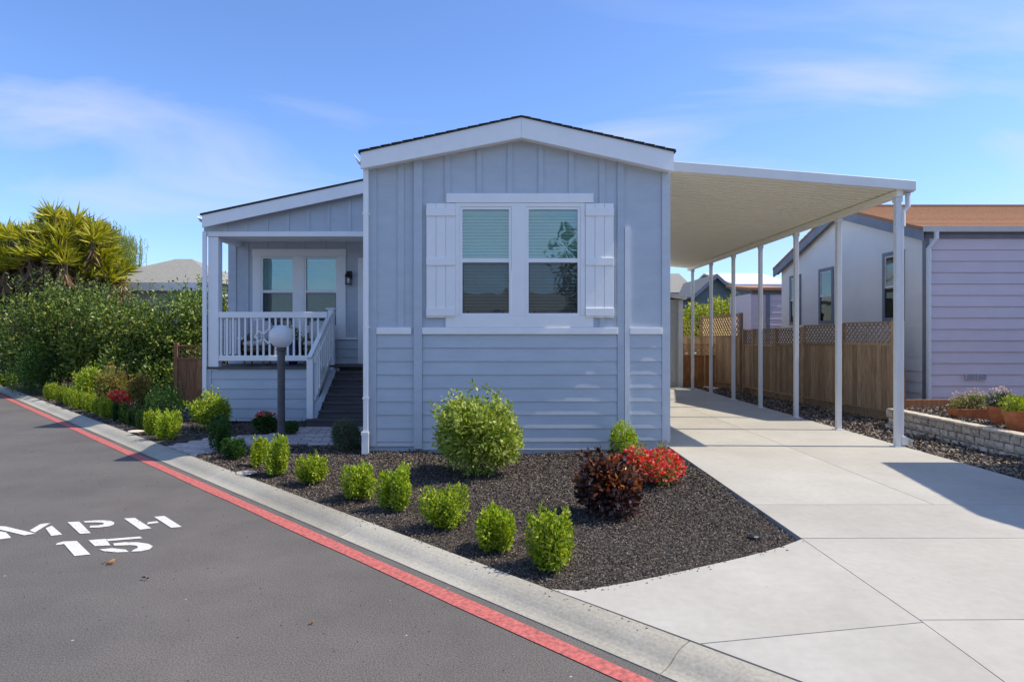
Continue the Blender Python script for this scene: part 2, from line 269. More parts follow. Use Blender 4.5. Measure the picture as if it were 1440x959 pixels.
class MB:
    def __init__(s): s.v = []; s.f = []
    def add(s, vs, fs):
        k = len(s.v); s.v += [tuple(p) for p in vs]; s.f += [tuple(i + k for i in f) for f in fs]; return s
    def box(s, x0, x1, y0, y1, z0, z1):
        return s.add([(x0, y0, z0), (x1, y0, z0), (x1, y1, z0), (x0, y1, z0), (x0, y0, z1), (x1, y0, z1), (x1, y1, z1), (x0, y1, z1)],
                     [(0, 3, 2, 1), (4, 5, 6, 7), (0, 1, 5, 4), (1, 2, 6, 5), (2, 3, 7, 6), (3, 0, 4, 7)])
    def prism_y(s, poly, y0, y1):              # poly in (x,z), extruded along y
        n = len(poly)
        vs = [(x, y0, z) for x, z in poly] + [(x, y1, z) for x, z in poly]
        fs = [tuple(range(n)), tuple(range(2 * n - 1, n - 1, -1))] + [(i, i + n, (i + 1) % n + n, (i + 1) % n) for i in range(n)]
        return s.add(vs, fs)
    def prism_x(s, poly, x0, x1):              # poly in (y,z)
        n = len(poly)
        vs = [(x0, y, z) for y, z in poly] + [(x1, y, z) for y, z in poly]
        fs = [tuple(range(n - 1, -1, -1)), tuple(range(n, 2 * n))] + [(i, (i + 1) % n, (i + 1) % n + n, i + n) for i in range(n)]
        return s.add(vs, fs)
    def prism_z(s, poly, z0, z1):              # poly in (x,y)
        n = len(poly)
        vs = [(x, y, z0) for x, y in poly] + [(x, y, z1) for x, y in poly]
        fs = [tuple(range(n - 1, -1, -1)), tuple(range(n, 2 * n))] + [(i, (i + 1) % n, (i + 1) % n + n, i + n) for i in range(n)]
        return s.add(vs, fs)
    def bar(s, a, b, w, h=None, up=(0, 0, 1)):
        a = Vector(a); b = Vector(b); d = (b - a).normalized(); u = Vector(up)
        if abs(d.dot(u)) > 0.98: u = Vector((0, 1, 0))
        sx = d.cross(u).normalized(); sz = sx.cross(d).normalized(); h = h or w
        vs = []
        for p in (a, b):
            for i, j in ((-1, -1), (1, -1), (1, 1), (-1, 1)): vs.append(p + sx * (w / 2 * i) + sz * (h / 2 * j))
        return s.add(vs, [(0, 1, 2, 3), (7, 6, 5, 4), (0, 4, 5, 1), (1, 5, 6, 2), (2, 6, 7, 3), (3, 7, 4, 0)])
    def tube(s, pts, rad, n=8):
        pts = [Vector(p) for p in pts]; rad = rad if isinstance(rad, (list, tuple)) else [rad] * len(pts)
        vs = []; fs = []
        for i, p in enumerate(pts):
            d = (pts[min(i + 1, len(pts) - 1)] - pts[max(i - 1, 0)]).normalized()
            u = Vector((1, 0, 0)) if abs(d.x) < 0.9 else Vector((0, 1, 0))
            a = d.cross(u).normalized(); b = d.cross(a).normalized()
            for k in range(n):
                t = 2 * math.pi * k / n; vs.append(p + (a * math.cos(t) + b * math.sin(t)) * rad[i])
        for i in range(len(pts) - 1):
            for k in range(n):
                fs.append((i * n + k, i * n + (k + 1) % n, (i + 1) * n + (k + 1) % n, (i + 1) * n + k))
        fs.append(tuple(range(n))); fs.append(tuple(range((len(pts) - 1) * n + n - 1, (len(pts) - 1) * n - 1, -1)))
        return s.add(vs, fs)
    def lathe(s, prof, c=(0, 0, 0), n=20):     # prof: (r, z)
        vs = []; fs = []
        for r_, z in prof:
            for k in range(n):
                t = 2 * math.pi * k / n; vs.append((c[0] + r_ * math.cos(t), c[1] + r_ * math.sin(t), c[2] + z))
        for i in range(len(prof) - 1):
            for k in range(n): fs.append((i * n + k, i * n + (k + 1) % n, (i + 1) * n + (k + 1) % n, (i + 1) * n + k))
        fs.append(tuple(range(n - 1, -1, -1))); fs.append(tuple(range((len(prof) - 1) * n, len(prof) * n)))
        return s.add(vs, fs)
    def build(s, name, mat, parent=None, smooth=False, bevel=0.0, origin=None):
        v = np.array(s.v, float); c = (v.min(0) + v.max(0)) / 2 if origin is None else np.array(origin, float)
        me = bpy.data.meshes.new(name); me.from_pydata([tuple(p) for p in (v - c)], [], s.f); me.update()
        bm = bmesh.new(); bm.from_mesh(me); bmesh.ops.recalc_face_normals(bm, faces=bm.faces)
        if bevel > 0: bmesh.ops.bevel(bm, geom=list(bm.edges), offset=bevel, segments=1, affect='EDGES', clamp_overlap=True)
        bm.to_mesh(me); bm.free()
        if smooth:
            for p in me.polygons: p.use_smooth = True
        me.materials.append(mat)
        o = bpy.data.objects.new(name, me); link(o, parent); place(o, c, parent); return o

BOXC = {}
def bx(name, x0, x1, y0, y1, z0, z1, mat, parent=None, bevel=0.0):
    dim = (round(x1 - x0, 4), round(y1 - y0, 4), round(z1 - z0, 4)); key = (dim, mat.name, bevel)
    c = ((x0 + x1) / 2, (y0 + y1) / 2, (z0 + z1) / 2)
    if key not in BOXC:
        o = MB().box(x0, x1, y0, y1, z0, z1).build(name, mat, parent, bevel=bevel); BOXC[key] = o.data; return o
    o = bpy.data.objects.new(name, BOXC[key]); link(o, parent); place(o, c, parent); return o
def inst(name, me, world, parent, rot=None, scale=None):
    o = bpy.data.objects.new(name, me); link(o, parent); place(o, world, parent)
    if rot: o.rotation_euler = rot
    if scale: o.scale = scale
    return o

def quads(name, V, mat, parent=None, origin=(0, 0, 0), kind=None):
    V = np.asarray(V, np.float32).reshape(-1, 3) - np.asarray(origin, np.float32); n = len(V) // 4
    me = bpy.data.meshes.new(name)
    me.vertices.add(4 * n); me.vertices.foreach_set('co', V.ravel())
    me.loops.add(4 * n); me.loops.foreach_set('vertex_index', np.arange(4 * n, dtype=np.int32))
    me.polygons.add(n); me.polygons.foreach_set('loop_start', np.arange(0, 4 * n, 4, dtype=np.int32))
    try: me.polygons.foreach_set('loop_total', np.full(n, 4, np.int32))
    except Exception: pass
    me.update(calc_edges=True); me.materials.append(mat)
    o = bpy.data.objects.new(name, me); link(o, parent); place(o, origin, parent)
    if kind: o['kind'] = kind
    return o
def unit(a): return a / np.maximum(np.linalg.norm(a, axis=-1, keepdims=True), 1e-9)
def rand_dirs(n): return unit(rng.normal(size=(n, 3)))
def leaves(C, D, ln, wd, fold=0.15):
    n = len(C); ln = np.broadcast_to(ln, (n,))[:, None] * rng.uniform(0.7, 1.25, (n, 1)); wd = np.broadcast_to(wd, (n,))[:, None] * rng.uniform(0.75, 1.2, (n, 1))
    D = unit(D); s = unit(np.cross(D, rand_dirs(n))); up = np.cross(s, D)
    V = np.empty((n, 4, 3)); V[:, 0] = C; V[:, 1] = C + D * ln * 0.5 + s * wd / 2 + up * wd * fold; V[:, 2] = C + D * ln; V[:, 3] = C + D * ln * 0.5 - s * wd / 2 + up * wd * fold
    return V.reshape(-1, 3)
def blob_leaves(blobs, n, ln, wd, inner=0.55, outb=0.8, upb=0.35, zmin=0.0):
    """leaf-sized faces spread through the shells of a set of ellipsoids (x,y,z,rx,ry,rz)"""
    B = np.array(blobs, float); w = B[:, 3] * B[:, 4] + B[:, 4] * B[:, 5] + B[:, 3] * B[:, 5]; idx = rng.choice(len(B), n, p=w / w.sum())
    d = rand_dirs(n); r = inner + (1 - inner) * rng.random((n, 1)) ** 0.6
    r *= 1 + rng.normal(0, 0.05, (n, 1))
    C = B[idx, :3] + d * r * B[idx, 3:6]
    k = C[:, 2] > zmin; C = C[k]; d = d[k]
    return leaves(C, d * outb + rand_dirs(len(C)) * 0.75 + np.array([0, 0, upb]), ln, wd)

# ------------------------------------------------------------------ ground, road, kerb
def sheet(name, poly, z, mat, parent=None, kind='structure'):
    me = bpy.data.meshes.new(name); me.from_pydata([(x, y, z) for x, y in poly], [], [tuple(range(len(poly)))]); me.update(); me.materials.append(mat)
    o = bpy.data.objects.new(name, me); link(o, parent); WL[o.name] = Vector((0, 0, 0))
    if parent is None and kind: o['kind'] = kind
    return o
sheet('ground', [(-900, -900), (900, -900), (900, 900), (-900, 900)], -0.06, M['soil'])
road = sheet('road', [st(0.02, -40), st(0.02, 120), st(-9.5, 120), st(-9.5, -40)], 0.0, M['asphalt'])
sheet('bed_ground', [st(0.26, -40), (400, -400), (400, 400), (-400, 400), st(0.26, 120)], 0.02, M['mulch'])

kerb_road = bpy.data.objects.new('kerb', None); link(kerb_road); kerb_road['kind'] = 'structure'; WL['kerb'] = Vector((0, 0, 0))
prof = [(-0.012, -0.05), (-0.012, 0.006), (0.03, 0.008), (0.06, 0.013), (0.09, 0.024), (0.12, 0.040), (0.15, 0.053), (0.18, 0.062), (0.22, 0.068), (0.275, 0.071), (0.275, -0.05)]
def gslope(x, y): return -0.04 * (1 - np.clip((x + y - 4.33) / 1.2, 0, 1))      # the lots fall gently to the kerb
def kerb_piece(t0, t1):
    m = MB(); n = len(prof); vs = []
    for t in (t0, t1):
        for s_, z in prof: x, y = st(s_, t); vs.append((x, y, z))
    m.add(vs, [tuple(range(n)), tuple(range(2 * n - 1, n - 1, -1))] + [(i, i + n, (i + 1) % n + n, (i + 1) % n) for i in range(n)])
    return m.build('kerb_stone', M['kerb'], kerb_road)
t = 1.70 - 3.05 * 4
while t < 45:
    kerb_piece(t + 0.004, t + 3.05 - 0.004); t += 3.05

line = MB()
for k in range(140):
    t0 = -12 + k * 0.6
    w0 = 0.005 * math.sin(k * 1.7); w1 = 0.005 * math.sin((k + 1) * 1.7)
    pts = [st(-0.205 + w0, t0), st(-0.205 + w1, t0 + 0.6), st(-0.085 - w1, t0 + 0.6), st(-0.085 - w0, t0)]
    line.add([(x, y, 0.005) for x, y in pts], [(0, 1, 2, 3)])
line.build('red_line', M['red_paint'], road)

def zpoly(pts): return [gp(x / 4.8, 700 + y / 4.8, 0.0) for x, y in pts]
LET = {
 'M': [[(-72, 214), (0, 228), (40, 235), (77, 272), (2, 282)], [(-70, 190), (38, 195), (240, 243), (165, 255), (-45, 206)],
       [(275, 178), (340, 172), (236, 236), (198, 223)], [(308, 207), (350, 190), (420, 250), (345, 259)]],
 'P': [[(455, 166), (535, 162), (612, 240), (540, 245)],
       [(562, 160), (620, 155), (690, 153), (745, 157), (772, 168), (768, 182), (738, 194), (665, 202), (603, 203), (610, 190), (662, 188), (697, 181), (702, 174), (685, 169), (640, 167), (575, 169)]],
 'H': [[(837, 141), (910, 137), (1022, 208), (945, 217)], [(1002, 166), (1060, 160), (1072, 170), (990, 180)], [(1040, 130), (1110, 124), (1228, 198), (1155, 204)]],
 '1': [[(376, 318), (386, 308), (428, 297), (518, 293), (610, 384), (503, 395), (432, 314), (380, 321)]],
 '5': [[(597, 288), (715, 279), (745, 323), (640, 328)], [(720, 281), (945, 263), (960, 275), (728, 294)],
       [(762, 310), (840, 302), (930, 302), (1005, 313), (1032, 329), (1010, 350), (955, 362), (885, 365), (903, 352), (925, 343), (932, 333), (920, 325), (880, 321), (772, 325)],
       [(670, 350), (758, 342), (850, 352), (868, 367), (790, 370), (700, 362)]]}
for ch, polys in LET.items():
    m = MB()
    for p in polys:
        q = zpoly(p); m.add([(x, y, 0.005) for x, y in q], [tuple(range(len(q)))])
    o = m.build('road_letter', M['white_paint'], road); o['label'] = 'white stencilled ' + ('letter ' if ch.isalpha() else 'digit ') + ch

# driveway slabs
drive = bpy.data.objects.new('driveway', None); link(drive); drive['kind'] = 'structure'; WL['driveway'] = Vector((0, 0, 0))
XL, XC, XR = 2.28, 3.96, 5.60
J = 0.0035
def slab(poly, z1=PAD):
    m = MB().prism_z(poly, 0.0, z1); n = len(poly)
    for i in range(n): x, y, z = m.v[n + i]; m.v[n + i] = (x, y, z + float(gslope(x, y)))
    return m.build('slab', M['concrete'], drive)
def rect(x0, x1, y0, y1): slab([(x0 + J, y0 + J), (x1 - J, y0 + J), (x1 - J, y1 - J), (x0 + J, y1 - J)])
KI = 4.329 + 0.018                               # inner kerb line: x + y = KI
flare = [gp(u, v) for u, v in ((777, 825), (812, 822.5), (848, 818.5), (888, 813.5), (928, 807.5), (968, 800.5), (1007, 792), (1048, 782.5), (1080, 774), (1103, 767))] + [(XL - J, 4.93)]
flare[0] = (flare[0][0], KI - flare[0][0])
ya, yb = 3.34, 3.50
xa = KI - ya
slab([(xa + .004, ya + J), (XL - J, yb + J)] + flare[::-1][0:])
slab([(KI - 1.96, 1.96), (XL - J, KI - XL + J), (XL - J, yb - J), (xa + .012, ya - J)])
slab([(XL + J, KI - XL - J), (XR - J, KI - XR), (XR - J, 3.56 - J), (XL + J, 3.53 - J)])
slab([(XL + J, 3.53 + J), (XR - J, 3.56 + J), (XR - J, 4.96 - J), (XL + J, 4.95 - J)])
rect(XL, XR, 4.955, 5.93)
for y0, y1 in ((5.93, 9.06), (9.06, 10.8), (10.8, 12.35), (12.35, 15.6), (15.6, 19.2)):
    rect(XL, XC, y0, y1); rect(XC, XR, y0, y1)
sheet('joint_filler', [(KI - 1.0, 1.0), (KI - 2.3, 2.3), (XL - .2, 3.2), (XL + .02, 4.8), (XL + .02, 19.1), (XR - 0.02, 19.1), (XR - 0.02, -1.2)], 0.102, M['joint'], drive)
jf = [o for o in bpy.data.objects if o.name.startswith('joint_filler')][0]
for v in jf.data.vertices: v.co.z += float(gslope(v.co.x, v.co.y)) - .004

# ------------------------------------------------------------------ planting beds: raised mulch and bark chips
def in_poly(x, y, poly):
    c = np.zeros(len(x), bool); n = len(poly)
    for i in range(n):
        x0, y0 = poly[i]; x1, y1 = poly[(i + 1) % n]
        k = ((y0 > y) != (y1 > y)) & (x < (x1 - x0) * (y - y0) / (y1 - y0 + 1e-12) + x0); c ^= k
    return c
path_poly = [(-4.88, 9.24), (-4.5, 9.75), (-3.87, 10.15), (-3.52, 10.7), (-3.52, 11.05), (-1.95, 11.05), (-1.95, 9.22), (-2.6, 9.22), (-3.2, 9.28), (-3.75, 9.2), (-4.19, 8.55)]
front_bed = [(KI - 4.03, 4.03)] + [(x, y + .012) for x, y in flare[1:-1]] + [(XL - .03, 4.95), (XL - 0.03, 8.72), (-1.9, 8.72), (-1.9, 9.2), (-2.6, 9.2), (-3.2, 9.26), (-3.70, 9.20), (-4.17, 8.53)]
left_bed = [(-4.92, 9.28), (-4.5, 9.79), (-3.89, 10.2), (-3.55, 10.7), (-3.55, 11.62), (-5.5, 11.62), (-5.6, 15.5), (-9, 18), (-12.6, 17.5), (-12.8, 17.16)]
side_bed = [(XR + 0.01, 2.0), (6.72, 7.2), (6.55, 10.4), (7.2, 11.4), (6.6, 19), (XR + 0.01, 19)]
def hgt(x, y): return gslope(x, y) + 0.012 * np.sin(x * 2.1 + y * 1.3) + 0.010 * np.sin(x * 5.3 - y * 4.1) + 0.007 * np.sin(x * 11 + y * 9)
def bed(name, poly, step, base, label):
    P = np.array(poly); xs = np.arange(P[:, 0].min(), P[:, 0].max(), step); ys = np.arange(P[:, 1].min(), P[:, 1].max(), step)
    bm = bmesh.new(); vs = [bm.verts.new((x, y, base)) for x, y in poly]; bm.faces.new(vs)
    for arr, ax in ((xs, 0), (ys, 1)):
        for q in arr[1:]:
            bmesh.ops.bisect_plane(bm, geom=bm.verts[:] + bm.edges[:] + bm.faces[:], plane_co=(q, 0, 0) if ax == 0 else (0, q, 0), plane_no=(1, 0, 0) if ax == 0 else (0, 1, 0))
    for v in bm.verts: v.co.z = base + float(hgt(v.co.x, v.co.y))
    me = bpy.data.meshes.new(name); bm.to_mesh(me); bm.free(); me.materials.append(M['mulch'])
    for p in me.polygons: p.use_smooth = True
    o = bpy.data.objects.new(name, me); link(o); o['kind'] = 'structure'; WL[o.name] = Vector((0, 0, 0)); return o
def chips(name, poly, n, base, size, label, mat=None):
    P = np.array(poly); out = []
    x = rng.uniform(P[:, 0].min(), P[:, 0].max(), n * 4); y = rng.uniform(P[:, 1].min(), P[:, 1].max(), n * 4)
    w = np.clip((5.0 / np.maximum(y, 3)) ** 1.2, 0, 1); k = in_poly(x, y, poly) & (rng.random(len(x)) < w); x = x[k][:n]; y = y[k][:n]
    C = np.stack([x, y, base + hgt(x, y) + rng.uniform(0.0, 0.016, len(x))], 1)
    D = rand_dirs(len(C)); D[:, 2] *= 0.35
    far = np.clip(y / 6.0, 0.8, 1.8)
    V = leaves(C, D, size * far, size * 0.38 * far, 0.2)
    o = quads(name, V, mat or M['chip'], None, kind='stuff'); tag(o, label, 'mulch'); return o
bed('front_bed', front_bed, 0.16, 0.082, '')
bed('left_bed', left_bed, 0.3, 0.085, '')
bed('side_bed', side_bed, 0.3, 0.075, '')
chips('bark_mulch', front_bed, 115000, 0.086, 0.024, 'dark brown bark mulch covering the bed in front of the blue house')
chips('bark_mulch', left_bed, 14000, 0.09, 0.035, 'dark bark mulch under the kerb hedge beyond the paver path')
chips('bark_mulch', side_bed, 22000, 0.082, 0.042, 'coarse brown mulch strip between driveway and stone block wall', leafmat('coarse_chip', [(0.06, 0.05, 0.04), (0.20, 0.16, 0.125), (0.48, 0.40, 0.32)], trans=0, rough=0.85))

# paver path
path = sheet('path', path_poly, 0.086, M['joint'])
for v in path.data.vertices: v.co.z += float(gslope(v.co.x, v.co.y))
path_grow = [(-5.12, 9.06), (-4.5, 9.75), (-3.87, 10.15), (-3.52, 10.7), (-3.52, 11.0), (-1.95, 11.0), (-1.95, 9.22), (-2.6, 9.22), (-3.2, 9.28), (-3.75, 9.2), (-4.45, 8.3)]
PX = 0.30; PY = 0.15
ix = 0
for r_ in range(-6, 40):
    for c_ in range(-30, 30):
        # rows follow the walk direction (slightly skewed)
        lx = c_ * PX + (PX / 2 if r_ % 2 else 0); ly = r_ * PY
        a = R(9); x = -5.0 + lx * math.cos(a) + ly * -math.sin(a); y = 8.3 + lx * math.sin(a) + ly * math.cos(a)
        cs = [(x + dx_ * math.cos(a) - dy_ * math.sin(a), y + dx_ * math.sin(a) + dy_ * math.cos(a)) for dx_, dy_ in ((-.14, -.068), (.14, -.068), (.14, .068), (-.14, .068))]
        if not in_poly(np.array([x]), np.array([y]), path_grow)[0]: continue
        z = 0.087 + float(gslope(x, y)) + random.uniform(-.002, .002)
        if min(p[0] + p[1] for p in cs) < KI + .02:                     # cut to the kerb line
            out = []
            for p, q in zip(cs, cs[1:] + cs[:1]):
                fp, fq = p[0] + p[1] - KI - .012, q[0] + q[1] - KI - .012
                if fp >= 0: out.append(p)
                if fp * fq < 0: w_ = fp / (fp - fq); out.append((p[0] + (q[0] - p[0]) * w_, p[1] + (q[1] - p[1]) * w_))
            if len(out) < 3: continue
            MB().prism_z(out, z - .025, z + .025).build('paver', M['paver'], path); continue
        if 'pv' not in BOXC:
            o = MB().box(-.144, .144, -.070, .070, -.025, .025).build('paver', M['paver'], path, bevel=0.006); BOXC['pv'] = o.data
        else:
            o = bpy.data.objects.new('paver', BOXC['pv']); link(o, path)
        o.location = (x, y, z); o.rotation_euler = (0, 0, a)
        ix += 1

# ------------------------------------------------------------------ the blue manufactured home
ZF = 8.62                                      # front wall plane
def hx(u): return gx(u, ZF)
def hz(v): return gz(v, ZF)
HX0, HX1 = -1.88, 2.20
home = empty('manufactured_home', (0, 8.6, 0.08), 'blue-grey manufactured home with white trim, gabled front bay and side porch', 'house')

def plank(x0, x1, y, z0, z1, mat, parent, name='siding_plank', d0=0.020, d1=0.006):
    key = ('pl', round(x1 - x0, 3), round(z1 - z0, 3), mat.name, d0); c = ((x0 + x1) / 2, y, (z0 + z1) / 2)
    if key not in BOXC:
        o = MB().prism_x([(y, z0), (y - d0, z0), (y - d1, z1), (y, z1)], x0, x1).build(name, mat, parent, origin=c); BOXC[key] = o.data; return o
    return inst(name, BOXC[key], c, parent)

def window(parent, x0, x1, z0, z1, y, rail, blind=True, trim_y=None):
    """double hung sash: frame, meeting rail, two panes, blind, dark room behind; y is the wall plane (facing -y)"""
    fw = 0.035; dp = 0.05
    m = MB(); m.box(x0, x1, y - .022, y + dp, z1 - fw, z1); m.box(x0, x1, y - .022, y + dp, z0, z0 + fw)
    m.box(x0, x0 + fw, y - .022, y + dp, z0 + fw, z1 - fw); m.box(x1 - fw, x1, y - .022, y + dp, z0 + fw, z1 - fw)
    w = m.build('window', M['trim'], parent)
    bx('meeting_rail', x0 + fw, x1 - fw, y - .012, y + .035, rail - .028, rail + .028, M['trim'], w)
    bx('pane', x0 + fw, x1 - fw, y + .012, y + .016, rail + .028, z1 - fw, M['pane'], w)
    bx('pane', x0 + fw, x1 - fw, y + .002, y + .006, z0 + fw, rail - .028, M['pane_low'], w)
    sc = MB(); a0, a1, b0, b1 = x0 + fw, x1 - fw, z0 + fw, rail - .028; e = .012
    sc.box(a0, a1, y - .010, y - .004, b1 - e, b1); sc.box(a0, a1, y - .010, y - .004, b0, b0 + e); sc.box(a0, a0 + e, y - .010, y - .004, b0 + e, b1 - e); sc.box(a1 - e, a1, y - .010, y - .004, b0 + e, b1 - e)
    sc.build('screen_frame', M['pole'], w)
    for q in (0.12, 0.88):
        bx('latch', a0 + (a1 - a0) * q - .012, a0 + (a1 - a0) * q + .012, y - .016, y - .0105, b0 + .004, b0 + .022, M['black_metal'], w)
    if blind:
        b = MB(); z = z0 + fw + .02; ca, sa = math.cos(R(66)), math.sin(R(66)); h_ = .022
        while z < z1 - fw - .05:
            b.add([(x0 + .02, y + .085 - h_ * ca, z - h_ * sa), (x1 - .02, y + .085 - h_ * ca, z - h_ * sa), (x1 - .02, y + .085 + h_ * ca, z + h_ * sa), (x0 + .02, y + .085 + h_ * ca, z + h_ * sa)], [(0, 1, 2, 3)])
            z += .044
        b.box(x0 + .02, x1 - .02, y + .06, y + .10, z1 - fw - .045, z1 - fw - .005)
        o = b.build('blind', M['blind'], w); o['kind'] = 'stuff'
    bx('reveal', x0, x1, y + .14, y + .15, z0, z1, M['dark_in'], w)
    return w

# --- front wall with an opening for the window pair
WX0, WX1, WZ0, WZ1 = hx(645), hx(818), hz(444), hz(290)
apx, apz = hx(733), 4.44
eaveL, eaveR = 4.02, 4.02
def roof_z(x, a=apz, ax=apx): return a - 0.222 * abs(x - ax)
wall = MB()
wall.box(HX0, WX0, ZF, ZF + .14, .22, WZ1); wall.box(WX1, HX1, ZF, ZF + .14, .22, WZ1)
wall.box(WX0, WX1, ZF, ZF + .14, .22, WZ0)
wall.prism_y([(HX0, WZ1), (HX1, WZ1), (HX1, roof_z(HX1) - .03), (apx, roof_z(apx) - .03), (HX0, roof_z(HX0) - .03)], ZF, ZF + .14)
wall.build('front_wall', M['siding'], home)
MB().box(HX0, HX0 + .14, ZF + .14, 24, .22, roof_z(HX0) - .05).build('side_wall', M['siding'], home)
MB().box(HX1 - .14, HX1, ZF + .14, 24, .22, roof_z(HX1) - .05).build('side_wall', M['siding'], home)
bx('foundation', HX0 + .03, HX1 - .02, ZF + .012, ZF + .12, .06, .22, M['siding'], home)
# middle bay's skirt runs lower than the sides
BZ = hz(461)                                   # top of the belt
# boards
def vboard(name, u0, u1, z0, z1, proud, mat=None, ztop_roof=False):
    x0, x1 = hx(u0), hx(u1)
    if ztop_roof: z1 = min(roof_z(x0), roof_z(x1)) - .06
    return bx(name, x0, x1, ZF - proud, ZF, z0, z1, mat or M['siding'], home)
zL = hz(627); zM = hz(632); zR = hz(621)
vboard('corner_board', 517, 530, zL, 0, .022, ztop_roof=True)
vboard('corner_board', 930.6, 942, zR, 0, .022, ztop_roof=True)
vboard('vertical_board', 582.6, 594, hz(630), 0, .045, ztop_roof=True)
vboard('vertical_board', 868, 877.4, hz(633), 0, .026, ztop_roof=True)
vboard('conduit_cover', 878.0, 885, hz(629), hz(320), .032, pmat('pale_cover_paint', (0.66, 0.70, 0.74), (0.71, 0.75, 0.78), 5, 0.5))  # added board; its paler colour paints in a strip of raking sun
# raised middle bay panel behind its battens
for u0, u1 in ((559.5, 568.3),): vboard('batten', u0, u1, BZ, 0, .016, ztop_roof=True)
for u0, u1 in ((625.4, 633.6), (670.5, 677.7), (713.6, 720.7), (757, 764), (799.4, 807.2), (842.5, 850.6)):
    vboard('batten', u0, u1, BZ if u0 in (625.4, 842.5) else hz(276), 0, .018, ztop_roof=True)
# belts
for u0, u1, pr in ((530.2, 578.8, .038), (594.3, 867.6, .046), (885.3, 930.3, .038)):
    bx('belt', hx(u0), hx(u1), ZF - pr, ZF, hz(470), hz(460.5), M['trim'], home, bevel=.003)
# lap siding
for (u0, u1, vb) in ((530.3, 582.3, 627), (594.3, 867.7, 632), (885.2, 930.3, 619)):
    z = hz(470.3); lap = 0.180; zb = hz(vb)
    while z > zb + .02:
        z2 = max(z - lap, zb); plank(hx(u0), hx(u1), ZF, z2, z - .0015, M['siding'], home); z -= lap
# window assembly: header, sill panel, side casings, mullion
bx('window_head', hx(628), hx(834), ZF - .040, ZF, hz(286), hz(273), M['trim'], home, bevel=.003)
bx('window_apron', hx(627), hx(834), ZF - .030, ZF, hz(460.2), hz(444.3), M['trim'], home, bevel=.003)
for u0, u1 in ((641.2, 646.6), (719.5, 739.5), (816.0, 822.5)):
    bx('casing', hx(u0), hx(u1), ZF - .030, ZF, hz(444.2), hz(286.3), M['trim'], home)
bx('casing', hx(646.6), hx(719.5), ZF - .030, ZF, hz(291.4), hz(286.3), M['trim'], home); bx('casing', hx(739.5), hx(816), ZF - .030, ZF, hz(291.4), hz(286.3), M['trim'], home)
for u0, u1 in ((646.7, 719.4), (739.6, 815.9)):
    window(home, hx(u0) + .001, hx(u1) - .001, hz(444.2), hz(291.6), ZF, hz(366.5))
bx('mullion_post', hx(719.6), hx(739.4), ZF + .001, ZF + .12, WZ0, WZ1, M['trim'], home)
# board and batten shutters
for u0, u1 in ((600, 641), (822.8, 862.5)):
    x0, x1 = hx(u0), hx(u1); z0, z1 = hz(447), hz(287)
    e = MB(); e.box(x0, x1, ZF - .028, ZF - .019, z0, z1); sh = e.build('shutter', M['trim'], home)
    n = 3; wd = (x1 - x0) / n
    for k in range(n): bx('shutter_board', x0 + k * wd + .0025, x0 + (k + 1) * wd - .0025, ZF - .042, ZF - .028, z0, z1, M['trim'], sh, bevel=.002)
    for zc in (hz(299.5), hz(368.5), hz(439)): bx('shutter_rail', x0, x1, ZF - .060, ZF - .042, zc - .052, zc + .052, M['trim'], sh, bevel=.003)
# roof: two slopes with dark shingle edge, rake boards
RY0 = 8.42
def slope(name, x0, z0, x1, z1, y0, y1, th, mat, parent):
    return MB().prism_y([(x0, z0), (x1, z1), (x1, z1 + th), (x0, z0 + th)], y0, y1).build(name, mat, parent)
ex0, ex1 = gx(507, RY0), gx(947.5, RY0); axr = gx(733, RY0)
zt = lambda v: gz(v, RY0)
slope('roof', ex0 - .03, zt(214.5) - .007, axr, zt(165), RY0 - .02, 24, .014, M['shingle'], home)
slope('roof', axr + .001, zt(165), ex1 + .03, zt(213.5) - .007, RY0 - .02, 24, .014, M['shingle'], home)
m = MB().prism_y([(ex0, zt(237.5)), (axr - .001, zt(193.5)), (axr - .001, zt(165.3)), (ex0, zt(214.8))], RY0, RY0 + .035); m.build('rake_board', M['trim'], home)
m = MB().prism_y([(axr + .001, zt(193.5)), (ex1, zt(241)), (ex1, zt(213.8)), (axr + .001, zt(165.3))], RY0, RY0 + .035); m.build('rake_board', M['trim'], home)
m = MB().prism_y([(ex0 + .02, zt(237.5) + .02), (axr, zt(193.5) + .02), (ex1 - .02, zt(241) + .02), (ex1 - .02, zt(241) + .05), (axr, zt(193.5) + .05), (ex0 + .02, zt(237.5) + .05)], RY0 + .036, ZF - .001); m.build('soffit', M['trim'], home)
# stepped shingle tabs along the rake
for k in range(15):
    f0 = k / 15; f1 = (k + .95) / 15
    for sgn, xe, ze in ((-1, ex0 - .03, zt(214.5)), (1, ex1 + .03, zt(213.5))):
        xa_, xb_ = axr + (xe - axr) * f0, axr + (xe - axr) * f1; za_, zb_ = zt(165) + (ze - zt(165)) * f0 + .0145, zt(165) + (ze - zt(165)) * f1 + .0155
        MB().prism_y([(xa_, za_), (xb_, zb_), (xb_, zb_ + .007), (xa_, za_ + .002)], RY0 - .028, RY0 + .6).build('shingle', M['shingle'], home)
